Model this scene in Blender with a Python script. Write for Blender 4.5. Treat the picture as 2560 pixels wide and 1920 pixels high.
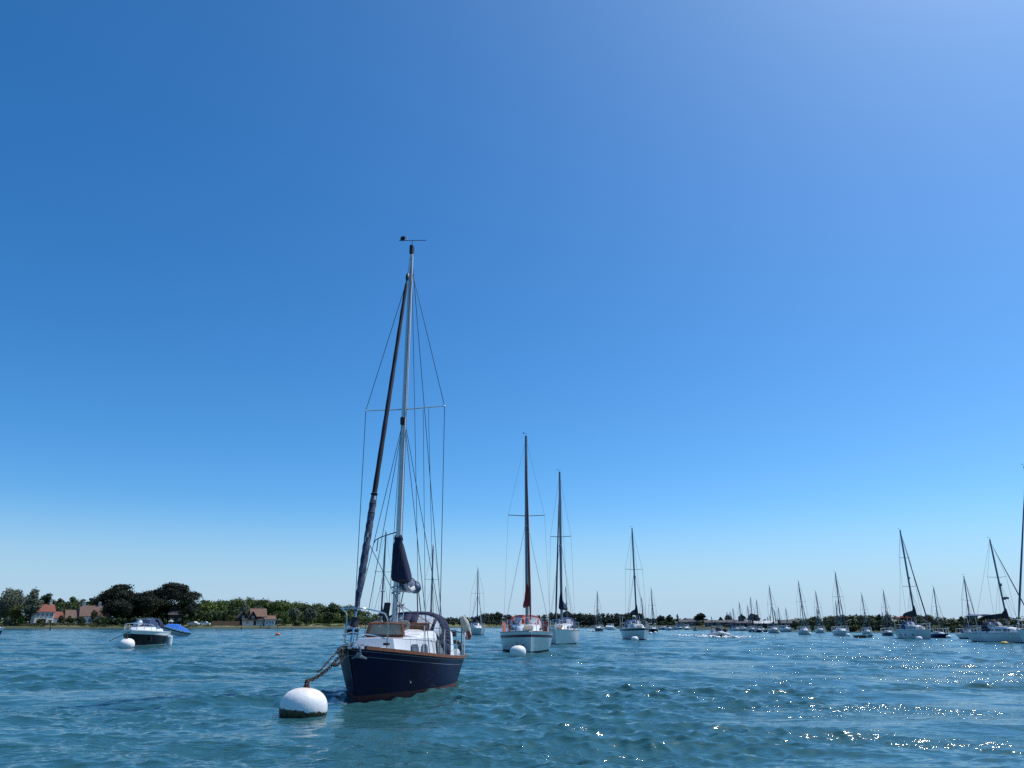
import bpy, math, random
import numpy as np
from mathutils import Vector, Matrix

for o in list(bpy.data.objects): bpy.data.objects.remove(o)
scene = bpy.context.scene
COL = scene.collection

# ---------------------------------------------------------------- camera
FPX, CAMH = 1850.0, 1.35                    # focal length in photograph pixels (2560 wide), eye height over the water
PITCH, ROLL = math.atan(603/FPX), math.radians(0.13)
cam_d = bpy.data.cameras.new('camera'); cam = bpy.data.objects.new('camera', cam_d); COL.objects.link(cam)
cam_d.sensor_width = 36; cam_d.lens = FPX/2560*36; cam_d.clip_start = 0.1; cam_d.clip_end = 20000
cam.location = (0, 0, CAMH)
cam.rotation_euler = (Matrix.Rotation(math.pi/2+PITCH, 3, 'X') @ Matrix.Rotation(ROLL, 3, 'Z')).to_euler()
scene.camera = cam

# ---------------------------------------------------------------- sky, sun, exposure
SUN_EL, SUN_AZ = math.radians(60), math.radians(63)       # azimuth clockwise from the view direction (+Y)
world = bpy.data.worlds.new('World'); scene.world = world; world.use_nodes = True
wn = world.node_tree; bg = wn.nodes['Background']
sky = wn.nodes.new('ShaderNodeTexSky'); sky.sky_type = 'NISHITA'; sky.sun_disc = False
sky.sun_elevation = SUN_EL; sky.sun_rotation = SUN_AZ
sky.air_density = 0.8; sky.dust_density = 1.0; sky.ozone_density = 5.0; sky.altitude = 0
hs = wn.nodes.new('ShaderNodeHueSaturation'); hs.inputs['Saturation'].default_value = 1.29
wb = wn.nodes.new('ShaderNodeMix'); wb.data_type = 'RGBA'; wb.blend_type = 'MULTIPLY'; wb.inputs[0].default_value = 1; wb.inputs[7].default_value = (.77, .965, .97, 1)   # the camera's white balance
wn.links.new(sky.outputs[0], hs.inputs['Color']); wn.links.new(hs.outputs[0], wb.inputs[6]); 
hz = wn.nodes.new('ShaderNodeTexCoord'); hx = wn.nodes.new('ShaderNodeSeparateXYZ'); hr = wn.nodes.new('ShaderNodeMapRange'); hm = wn.nodes.new('ShaderNodeMix'); hm.data_type = 'RGBA'   # pale sea haze low in the sky
hr.interpolation_type = 'SMOOTHSTEP'; hr.inputs[1].default_value = 0; hr.inputs[2].default_value = .16; hr.inputs[3].default_value = .85; hr.inputs[4].default_value = 0; hm.inputs[7].default_value = (2.75, 3.80, 5.0, 1)
wn.links.new(hz.outputs['Generated'], hx.inputs[0]); wn.links.new(hx.outputs['Z'], hr.inputs[0]); wn.links.new(hr.outputs[0], hm.inputs[0]); wn.links.new(wb.outputs[2], hm.inputs[6]); wn.links.new(hm.outputs[2], bg.inputs[0])
bg.inputs[1].default_value = 0.15
sun_d = bpy.data.lights.new('sun', 'SUN'); sun_d.energy = 4.0; sun_d.angle = math.radians(0.53); sun_d.color = (1.0, 0.965, 0.91)
sun = bpy.data.objects.new('sun', sun_d); COL.objects.link(sun)
sdir = Vector((math.sin(SUN_AZ)*math.cos(SUN_EL), math.cos(SUN_AZ)*math.cos(SUN_EL), math.sin(SUN_EL)))
sun.rotation_euler = (-sdir).to_track_quat('-Z', 'Y').to_euler()
vs = scene.view_settings; vs.view_transform = 'Standard'; vs.look = 'None'; vs.exposure = 0.14; vs.gamma = 1.0
scene.cycles.use_denoising = False; scene.cycles.sample_clamp_indirect = 0.5; scene.cycles.blur_glossy = 3.0
scene.cycles.max_bounces = 6; scene.cycles.glossy_bounces = 3; scene.cycles.transparent_max_bounces = 12
scene.cycles.caustics_reflective = False; scene.cycles.caustics_refractive = False

# ---------------------------------------------------------------- measuring: sight lines of the photograph
_q = cam.rotation_euler.to_matrix()
_rt, _up, _fw = _q @ Vector((1,0,0)), _q @ Vector((0,1,0)), _q @ Vector((0,0,-1))
def ray(x, y): return _rt*((x-1280)/FPX) + _up*((960-y)/FPX) + _fw
def onz(x, y, z=0.0):
    d = ray(x, y); t = (z-CAMH)/d.z; return Vector((d.x*t, d.y*t, z))
def atY(x, y, Y):
    d = ray(x, y); t = Y/d.y; return Vector((d.x*t, Y, CAMH+d.z*t))

# ---------------------------------------------------------------- materials
MATS = {}
def mat(name, col, rough=0.5, metal=0.0, vary=0.12, scale=3.0, spec=0.5, bump=0.0, bscale=40.0, alpha=1.0, coat=0.0, col2=None):
    if name in MATS: return MATS[name]
    m = bpy.data.materials.new(name); m.use_nodes = True; nt = m.node_tree; b = nt.nodes['Principled BSDF']
    b.inputs['Roughness'].default_value = rough; b.inputs['Metallic'].default_value = metal
    b.inputs['Specular IOR Level'].default_value = spec; b.inputs['Alpha'].default_value = alpha
    b.inputs['Coat Weight'].default_value = coat; b.inputs['Coat Roughness'].default_value = 0.05
    tc = nt.nodes.new('ShaderNodeTexCoord'); nz = nt.nodes.new('ShaderNodeTexNoise')
    nz.inputs['Scale'].default_value = scale; nz.inputs['Detail'].default_value = 5; nz.inputs['Roughness'].default_value = 0.65
    nt.links.new(tc.outputs['Object'], nz.inputs['Vector'])
    rp = nt.nodes.new('ShaderNodeValToRGB'); rp.color_ramp.elements[0].position = 0.3; rp.color_ramp.elements[1].position = 0.7
    c2 = col2 or tuple(min(1, c*(1+vary)) for c in col); c1 = col if col2 else tuple(c*(1-vary) for c in col)
    rp.color_ramp.elements[0].color = (*c1, 1); rp.color_ramp.elements[1].color = (*c2, 1)
    nt.links.new(nz.outputs['Fac'], rp.inputs['Fac']); nt.links.new(rp.outputs['Color'], b.inputs['Base Color'])
    if bump:
        n2 = nt.nodes.new('ShaderNodeTexNoise'); n2.inputs['Scale'].default_value = bscale; n2.inputs['Detail'].default_value = 4
        bp = nt.nodes.new('ShaderNodeBump'); bp.inputs['Strength'].default_value = bump; bp.inputs['Distance'].default_value = 0.02
        nt.links.new(tc.outputs['Object'], n2.inputs['Vector']); nt.links.new(n2.outputs['Fac'], bp.inputs['Height'])
        nt.links.new(bp.outputs['Normal'], b.inputs['Normal'])
    MATS[name] = m; return m
def leafmat(name, col, col2, scale=0.35):
    if name in MATS: return MATS[name]
    m = bpy.data.materials.new(name); m.use_nodes = True; nt = m.node_tree; b = nt.nodes['Principled BSDF']
    b.inputs['Roughness'].default_value = 0.65; b.inputs['Specular IOR Level'].default_value = 0.25
    tc = nt.nodes.new('ShaderNodeTexCoord'); nz = nt.nodes.new('ShaderNodeTexNoise'); nz.inputs['Scale'].default_value = scale; nz.inputs['Detail'].default_value = 6
    rp = nt.nodes.new('ShaderNodeValToRGB'); rp.color_ramp.elements[0].position = 0.35; rp.color_ramp.elements[1].position = 0.66
    rp.color_ramp.elements[0].color = (*col, 1); rp.color_ramp.elements[1].color = (*col2, 1)
    tr = nt.nodes.new('ShaderNodeBsdfTranslucent'); mx = nt.nodes.new('ShaderNodeMixShader'); mx.inputs[0].default_value = 0.22
    nt.links.new(tc.outputs['Object'], nz.inputs['Vector']); nt.links.new(nz.outputs['Fac'], rp.inputs['Fac'])
    nt.links.new(rp.outputs['Color'], b.inputs['Base Color']); nt.links.new(rp.outputs['Color'], tr.inputs['Color'])
    nt.links.new(b.outputs[0], mx.inputs[1]); nt.links.new(tr.outputs[0], mx.inputs[2])
    nt.links.new(mx.outputs[0], nt.nodes['Material Output'].inputs['Surface'])
    MATS[name] = m; return m
WHITE = mat('white_gelcoat', (.74,.75,.74), .28, vary=.08, scale=1.6, coat=.3)
CREAM = mat('cream_gelcoat', (.66,.65,.58), .4, vary=.1, scale=1.6)
GREYDECK = mat('grey_deck_paint', (.52,.55,.58), .6, vary=.08)
NAVY = mat('navy_gloss_paint', (.0014,.0045,.030), .42, vary=.5, scale=1.6, spec=.13)
BLUEHULL = mat('blue_gloss_paint', (.010,.028,.11), .2, vary=.2, coat=.3)
PURPLEHULL = mat('dark_violet_blue_paint', (.012,.010,.07), .2, vary=.2, coat=.3)
BLACKHULL = mat('black_gloss_paint', (.003,.004,.009), .38, vary=.3, spec=.22)
REDBOOT = mat('dull_red_antifouling', (.085,.018,.018), .7, vary=.35, scale=5)
DARKBOOT = mat('dark_antifouling', (.012,.016,.028), .65, vary=.3, scale=5)
MAROON = mat('maroon_stripe', (.10,.010,.028), .35)
NAVYSTRIPE = mat('navy_stripe', (.008,.012,.045), .35)
TEAK = mat('teak', (.20,.068,.028), .55, vary=.35, scale=9, bump=.3)
TEAKLT = mat('weathered_teak', (.30,.17,.09), .6, vary=.3, scale=9, bump=.3)
ALU = mat('anodised_mast', (.62,.64,.66), .38, metal=.35, vary=.06)
DARKALU = mat('dull_grey_mast', (.17,.19,.22), .45, metal=.3, vary=.15, scale=1)
STEEL = mat('stainless_steel', (.62,.63,.64), .16, metal=1.0, vary=.05)
WIRE = mat('rigging_wire', (.10,.115,.14), .4, metal=.5, vary=.1)
ROPE = mat('pale_rope', (.42,.40,.33), .85, vary=.25, scale=20)
DARKROPE = mat('dark_rope', (.03,.03,.035), .85, vary=.3, scale=20)
BLACK = mat('black_plastic', (.012,.012,.014), .5, vary=.2)
NAVYCLOTH = mat('navy_canvas', (.0035,.008,.042), .85, vary=.3, scale=4, bump=.5, bscale=7)
FADEDLITCLOTH = mat('faded_sunlit_canvas', (.10,.13,.21), .85, vary=.25, scale=4, bump=.6, bscale=7)  # paler than the navy canvas: fading plus sunlit tone put into the colour
BLUECLOTH = mat('blue_canvas', (.02,.045,.16), .85, vary=.2, scale=4, bump=.5, bscale=7)
BLACKCLOTH = mat('black_canvas', (.012,.010,.016), .85, vary=.3, scale=4, bump=.5, bscale=7)
REDCLOTH = mat('red_canvas', (.40,.032,.028), .85, vary=.2, scale=4, bump=.5, bscale=7)
CORAL = mat('coral_red_canvas', (.50,.11,.075), .85, vary=.2, scale=4, bump=.3)  # paler red than the other dodger of the same yacht
MAROONCLOTH = mat('dark_red_canvas', (.16,.012,.016), .85, vary=.25, scale=4, bump=.4)
GREENCLOTH = mat('green_canvas', (.03,.12,.09), .85, vary=.2, scale=4, bump=.4)
YELLOWCLOTH = mat('tan_yellow_canvas', (.36,.26,.09), .85, vary=.2, scale=4, bump=.4)
SKYBLUECLOTH = mat('bright_blue_canvas', (.02,.17,.62), .75, vary=.2, scale=4, bump=.5, bscale=6)
SAILDARK = mat('shade_dark_uv_strip', (.014,.010,.018), .8, vary=.3, scale=6, bump=.4)  # shaded tone of the furled genoa put into its UV strip colour
SAILBLUE = mat('blue_uv_strip', (.022,.034,.085), .8, vary=.3, scale=6, bump=.4)
SAILGREY = mat('grey_sailcloth', (.085,.10,.14), .8, vary=.3, scale=7, bump=.5)
SAILWHITE = mat('pale_sailcloth', (.45,.46,.48), .8, vary=.15, scale=6, bump=.4)
SAILRED = mat('red_uv_strip', (.15,.035,.033), .8, vary=.3, scale=6, bump=.4)
GLASS = mat('dark_window_glass', (.05,.055,.085), .08, vary=.2, spec=.8)
BLUEGLASS = mat('tinted_screen', (.05,.07,.12), .08, vary=.2, spec=.8, alpha=.8)
SMOKED = mat('smoked_acrylic', (.30,.27,.20), .12, vary=.25, spec=.7, alpha=.8)
VINYL = mat('clear_vinyl', (.58,.62,.68), .2, vary=.2, scale=3, spec=.6, alpha=.7)
BUOYWHITE = mat('white_buoy_paint', (.78,.77,.74), .5, vary=.07, scale=4, bump=.12, bscale=18)
FOUL = mat('green_brown_fouling', (.012,.016,.008), .8, scale=9, col2=(.085,.072,.022), bump=1.0, bscale=25)
RUST = mat('rusty_iron', (.11,.040,.018), .8, vary=.5, scale=18, bump=.6)
RUSTCHAIN = mat('weedy_rusty_chain', (.022,.016,.013), .8, vary=.6, scale=14, bump=.6)
ORANGE = mat('orange_plastic', (.62,.10,.025), .5, vary=.15)
REDPL = mat('dull_red_plastic', (.22,.02,.02), .5, vary=.2)
YELLOW = mat('yellow_plastic', (.55,.40,.04), .5, vary=.15)
GREYRUB = mat('grey_hypalon', (.50,.51,.52), .5, vary=.1)
DARKRUB = mat('dark_hypalon', (.03,.032,.04), .5, vary=.2)
SKIN = mat('skin', (.46,.25,.17), .55, vary=.08)
HAIR = mat('dark_hair', (.03,.02,.014), .7, vary=.3, scale=30)
SHIRTW = mat('pale_shirt', (.45,.49,.58), .85, vary=.1)
SHIRTN = mat('navy_jacket', (.012,.018,.05), .85, vary=.15)
SHIRTK = mat('black_jacket', (.012,.012,.016), .85, vary=.15)
WALLW = mat('white_render', (.50,.50,.47), .85, vary=.08, scale=.6)
WALLDK = mat('black_stained_boards', (.018,.016,.016), .8, vary=.35, scale=2)
WALLGR = mat('grey_weatherboard', (.15,.15,.16), .85, vary=.25, scale=.8)
WALLB = mat('bright_white_render', (.74,.74,.72), .85, vary=.06)
TILE = mat('red_clay_tiles', (.20,.062,.042), .85, vary=.25, scale=1.5, bump=.6, bscale=9)
TILEBR = mat('brown_pink_tiles', (.145,.088,.070), .85, vary=.25, scale=1.5, bump=.6, bscale=9)
TILEBR2 = mat('brown_tiles', (.155,.088,.060), .85, vary=.25, scale=1.5, bump=.6, bscale=9)
SLATE = mat('grey_slates', (.065,.066,.072), .8, vary=.25, scale=1.2, bump=.5, bscale=9)
PALEROOF = mat('pale_sheet_roof', (.50,.50,.49), .55, vary=.1)
BRICK = mat('pale_brick', (.50,.42,.37), .85, vary=.2, scale=3)
FENCEW = mat('brown_fence_boards', (.085,.058,.034), .85, vary=.3, scale=2)
BARK = mat('dark_bark', (.045,.032,.024), .9, vary=.4, scale=3, bump=.6)
PINEBARK = mat('grey_pine_bark', (.075,.055,.046), .9, vary=.4, scale=3, bump=.6)
L_PINE = leafmat('pine_needles', (.010,.018,.012), (.026,.036,.018))
L_DARK = leafmat('dark_leaves', (.018,.036,.014), (.052,.082,.027))
L_MID = leafmat('mid_green_leaves', (.048,.078,.020), (.120,.165,.044))
L_LIGHT = leafmat('fresh_green_leaves', (.075,.125,.022), (.165,.220,.045))
L_YELL = leafmat('yellow_green_leaves', (.075,.085,.018), (.15,.15,.034))
L_GREY = leafmat('grey_green_leaves', (.080,.100,.068), (.165,.190,.135))
L_OLIVE = leafmat('olive_leaves', (.050,.062,.024), (.110,.120,.050))
L_BROWN = leafmat('brownish_scrub_leaves', (.050,.045,.026), (.105,.090,.055))
L_FAR = leafmat('bluish_dark_leaves', (.012,.022,.016), (.030,.046,.028))

# ---------------------------------------------------------------- mesh helpers
def nfix(v): v = Vector(v); return v.normalized() if v.length > 1e-9 else Vector((0,0,1))
class MB:
    def __init__(s): s.v, s.f, s.m = [], [], []
    def add(s, vs, fs, mi=0):
        b = len(s.v); s.v += [tuple(v) for v in vs]; s.f += [tuple(b+i for i in f) for f in fs]
        s.m += [mi]*len(fs) if isinstance(mi, int) else list(mi)
    def tube(s, pts, r, n=8, mi=0, caps=True, ry=None, mfun=None):
        pts = [Vector(p) for p in pts]; rs = r if isinstance(r, (list, tuple)) else [r]*len(pts)
        vs, fs, ms = [], [], []; ref = None
        for i, p in enumerate(pts):
            d = nfix(pts[min(i+1, len(pts)-1)]-pts[max(i-1, 0)])
            if ref is None: ref = Vector((0,0,1)) if abs(d.z) < .9 else Vector((1,0,0))
            a = d.cross(ref); a = nfix(a); b = a.cross(d); ref = b if abs(d.z) < .9 else ref
            for k in range(n):
                t = 2*math.pi*k/n; vs.append(p+a*(rs[i]*math.cos(t))+b*((ry or 1)*rs[i]*math.sin(t)))
        for i in range(len(pts)-1):
            for k in range(n):
                fs.append((i*n+k, i*n+(k+1)%n, (i+1)*n+(k+1)%n, (i+1)*n+k)); ms.append(mfun(i, k) if mfun else mi)
        if caps:
            fs.append(tuple(range(n))[::-1]); fs.append(tuple((len(pts)-1)*n+k for k in range(n))); ms += [mi, mi]
        s.add(vs, fs, ms)
    def box(s, c, d, rz=0.0, ry=0.0, mi=0, bev=0.0):
        x, y, z = (q/2 for q in d); R = Matrix.Rotation(rz, 3, 'Z') @ Matrix.Rotation(ry, 3, 'Y'); c = Vector(c)
        b = min(bev, x*.9, y*.9, z*.9)
        if b <= 0:
            vs = [c+R@Vector((i*x, j*y, k*z)) for k in (-1,1) for j in (-1,1) for i in (-1,1)]
            s.add(vs, [(0,2,3,1),(4,5,7,6),(0,1,5,4),(2,6,7,3),(0,4,6,2),(1,3,7,5)], mi); return
        rings = []
        for zz, ins in ((-z, b), (-z+b, 0), (z-b, 0), (z, b)):
            xx, yy = x-ins, y-ins; e = b*.7
            rings.append([c+R@Vector(p+(zz,)) for p in ((-xx+e,-yy),(xx-e,-yy),(xx,-yy+e),(xx,yy-e),(xx-e,yy),(-xx+e,yy),(-xx,yy-e),(-xx,-yy+e))])
        s.loft(rings, mi=mi)
    def loft(s, secs, closed=True, caps=True, mi=0, mfun=None):
        n = len(secs[0]); vs = [p for q in secs for p in q]; fs, ms = [], []
        for i in range(len(secs)-1):
            for k in range(n if closed else n-1):
                fs.append((i*n+k, i*n+(k+1)%n, (i+1)*n+(k+1)%n, (i+1)*n+k)); ms.append(mfun(i, k) if mfun else mi)
        if caps:
            fs.append(tuple(range(n))[::-1]); fs.append(tuple((len(secs)-1)*n+k for k in range(n))); ms += [mi, mi]
        s.add(vs, fs, ms)
    def lathe(s, prof, n=24, c=(0,0,0), mi=0, mfun=None, tilt=None):
        M = tilt or Matrix.Identity(3); c = Vector(c)
        secs = [[c+M@Vector((r*math.cos(2*math.pi*k/n), r*math.sin(2*math.pi*k/n), z)) for k in range(n)] for r, z in prof]
        s.loft(secs, mi=mi, mfun=mfun)
    def plate(s, c, ax, ay, w, h, th, rad=.3, mi=0):
        ax, ay = nfix(ax), nfix(ay); nn = ax.cross(ay); c = Vector(c); r = rad*min(w, h); out = []
        for sx, sy, a0 in ((1,1,0),(-1,1,90),(-1,-1,180),(1,-1,270)):
            for a in (0, 30, 60, 90):
                t = math.radians(a0+a); out.append((sx*(w/2-r)+r*math.cos(t), sy*(h/2-r)+r*math.sin(t)))
        s.loft([[c+ax*x+ay*y+nn*q for x, y in out] for q in (-th/2, th/2)], mi=mi)
    def torus(s, c, R, r, ax=(0,0,1), n=24, m=8, mi=0, sx=1.0):
        ax = nfix(ax); a = nfix(ax.cross(Vector((.3,.9,.2)))); b = ax.cross(a); c = Vector(c)
        pts = [c+a*(R*sx*math.cos(2*math.pi*i/n))+b*(R*math.sin(2*math.pi*i/n)) for i in range(n+1)]
        s.tube(pts, r, m, mi, caps=False)
    def build(s, name, mats, parent=None, smooth=True, angle=38):
        me = bpy.data.meshes.new(name); me.from_pydata(s.v, [], s.f); me.update()
        mats = mats if isinstance(mats, (list, tuple)) else [mats]
        for m in mats: me.materials.append(m)
        me.polygons.foreach_set('material_index', s.m)
        if smooth:
            me.polygons.foreach_set('use_smooth', [True]*len(me.polygons)); me.set_sharp_from_angle(angle=math.radians(angle))
        o = bpy.data.objects.new(name, me); COL.objects.link(o)
        if parent: o.parent = parent
        return o
def np_mesh(name, V, Q, m, parent=None, smooth=False):
    me = bpy.data.meshes.new(name); k = Q.shape[1]
    me.vertices.add(len(V)); me.vertices.foreach_set('co', V.astype(np.float32).ravel())
    me.loops.add(Q.size); me.loops.foreach_set('vertex_index', Q.astype(np.int32).ravel())
    me.polygons.add(len(Q)); me.polygons.foreach_set('loop_start', np.arange(0, Q.size, k, dtype=np.int32))
    if smooth: me.polygons.foreach_set('use_smooth', np.ones(len(Q), bool))
    me.update(calc_edges=True); me.validate(); me.materials.append(m)
    o = bpy.data.objects.new(name, me); COL.objects.link(o)
    if parent: o.parent = parent
    return o
def tag(o, label, cat=None, group=None, kind=None):
    o['label'] = label
    if cat: o['category'] = cat
    if group: o['group'] = group
    if kind: o['kind'] = kind
    return o
def thing(name, label, cat, loc=(0,0,0), rz=0.0, group=None, roll=0.0, pitch=0.0):
    o = bpy.data.objects.new(name, None); COL.objects.link(o); o.empty_display_size = .2
    o.location = loc; o.rotation_euler = (roll, pitch, rz)
    return tag(o, label, cat, group)

# ---------------------------------------------------------------- water
def make_water():
    rng = np.random.default_rng(7)
    th = [0.0]                                            # azimuths: fine ahead, coarse behind
    a = -math.pi; az = []
    while a < math.pi:
        az.append(a); d = abs(a); a += 0.00165 if d < .72 else (0.0045 if d < 1.2 else 0.03)
    az = np.array(az)
    r = [0.7]
    while r[-1] < 9000: r.append(r[-1]*(1.0036 if r[-1] < 330 else 1.02 if r[-1] < 700 else 1.1) if r[-1] > 2.8 else r[-1]*1.03)
    r = np.array(r); nr, na = len(r), len(az)
    A, Rr = np.meshgrid(az, r)
    X = (Rr*np.sin(A)).astype(np.float32); Y = (Rr*np.cos(A)).astype(np.float32)
    dr = np.gradient(r)[:, None].astype(np.float32)
    Z = np.zeros_like(X); DX = np.zeros_like(X); DY = np.zeros_like(X)
    near = int(np.searchsorted(r, 700))
    Xn, Yn = X[:near], Y[:near]
    gust = np.zeros_like(Xn)                              # slow patches where the wind roughens the surface
    for i in range(14):
        l_ = 3.0*(26/3.0)**rng.random(); a_ = rng.random()*6.283; gust += np.cos(2*math.pi/l_*(math.cos(a_)*Xn*.6+math.sin(a_)*Yn)+rng.random()*6.283)
    gust = np.clip(1.0+.34*gust, .35, 2.3).astype(np.float32)
    for lo, hi, n, slope, spread, q, gp in ((2.0,6.5,12,.060,24,.6,0), (.7,2.0,34,.105,30,.75,.5), (.28,.7,46,.120,38,.8,1), (.10,.28,60,.160,50,.6,1)):
        for i in range(n):
            lam = lo*(hi/lo)**rng.random(); k = 2*math.pi/lam; ang = math.radians(256)+rng.normal()*math.radians(spread)   # running towards the camera and a little left
            amp = slope*1.414/math.sqrt(n)/k*(.5+rng.random()); ph = rng.random()*6.283; kx, ky = k*math.cos(ang), k*math.sin(ang)
            fade = np.clip((lam/(dr[:near])-2.2)/2.0, 0, 1)
            nn = int((fade[:, 0] > 0).sum())
            if nn == 0: continue
            p = kx*Xn[:nn]+ky*Yn[:nn]+ph
            g = .75+.45*np.sin(kx*.11*Yn[:nn]-ky*.13*Xn[:nn]+ph*3)*np.sin(ky*.09*Xn[:nn]+kx*.05*Yn[:nn]+ph*5)
            w = amp*fade[:nn]*g*(1 if not gp else gust[:nn]**gp); sp_ = np.sin(p)
            Z[:nn] += w*np.cos(p); DX[:nn] -= q*w*math.cos(ang)*sp_; DY[:nn] -= q*w*math.sin(ang)*sp_
    V = np.stack([X+DX, Y+DY, Z], -1).reshape(-1, 3)
    i = np.arange(nr-1)[:, None]*na; j = np.arange(na)[None, :]; j2 = (j+1) % na
    Q = np.stack([i+j, i+j2, i+na+j2, i+na+j], -1).reshape(-1, 4)[:, ::-1]
    c = len(V); V = np.vstack([V, [[0, 0, 0]]])
    m = bpy.data.materials.new('sea_water'); m.use_nodes = True; nt = m.node_tree; b = nt.nodes['Principled BSDF']
    b.inputs['IOR'].default_value = 1.40; b.inputs['Roughness'].default_value = 0.085
    L = nt.links.new; N = nt.nodes.new
    tc = N('ShaderNodeTexCoord')
    nz = N('ShaderNodeTexNoise'); nz.inputs['Scale'].default_value = .12; nz.inputs['Detail'].default_value = 3
    rp = N('ShaderNodeValToRGB'); rp.color_ramp.elements[0].color = (.020,.082,.100,1); rp.color_ramp.elements[1].color = (.028,.104,.118,1)
    L(tc.outputs['Object'], nz.inputs['Vector']); L(nz.outputs['Fac'], rp.inputs['Fac']); L(rp.outputs[0], b.inputs['Base Color'])
    # ripples too small for the mesh, stronger inside gust patches
    mp = N('ShaderNodeMapping'); mp.inputs['Scale'].default_value = (.16,.42,1); gp = N('ShaderNodeTexNoise'); gp.inputs['Scale'].default_value = 1; gp.inputs['Detail'].default_value = 4
    gr = N('ShaderNodeMapRange'); gr.inputs[1].default_value = .42; gr.inputs[2].default_value = .70; gr.inputs[3].default_value = .35; gr.inputs[4].default_value = 1.9
    L(tc.outputs['Object'], mp.inputs[0]); L(mp.outputs[0], gp.inputs['Vector']); L(gp.outputs['Fac'], gr.inputs[0])
    m2 = N('ShaderNodeMapping'); m2.inputs['Scale'].default_value = (.5,1.45,1); L(tc.outputs['Object'], m2.inputs[0])
    n1 = N('ShaderNodeTexNoise'); n1.inputs['Scale'].default_value = 4.2; n1.inputs['Detail'].default_value = 3; n1.inputs['Roughness'].default_value = .62
    n2 = N('ShaderNodeTexNoise'); n2.inputs['Scale'].default_value = 17; n2.inputs['Detail'].default_value = 3
    L(m2.outputs[0], n1.inputs['Vector']); L(m2.outputs[0], n2.inputs['Vector'])
    n0 = N('ShaderNodeTexNoise'); n0.inputs['Scale'].default_value = 1.5; n0.inputs['Detail'].default_value = 3; L(m2.outputs[0], n0.inputs['Vector']); b0 = N('ShaderNodeBump'); b0.inputs['Distance'].default_value = .13; L(gr.outputs[0], b0.inputs['Strength']); L(n0.outputs['Fac'], b0.inputs['Height'])
    b1 = N('ShaderNodeBump'); L(b0.outputs[0], b1.inputs['Normal']); b1.inputs['Distance'].default_value = .06; b2 = N('ShaderNodeBump'); b2.inputs['Distance'].default_value = .008
    L(gr.outputs[0], b1.inputs['Strength']); L(gr.outputs[0], b2.inputs['Strength'])
    L(n1.outputs['Fac'], b1.inputs['Height']); L(n2.outputs['Fac'], b2.inputs['Height'])
    L(b1.outputs[0], b2.inputs['Normal']); L(b2.outputs[0], b.inputs['Normal'])
    o = np_mesh('water', V, Q, m, smooth=True)
    tag(o, 'choppy blue green harbour water under the boats', kind='structure')
make_water()

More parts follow.
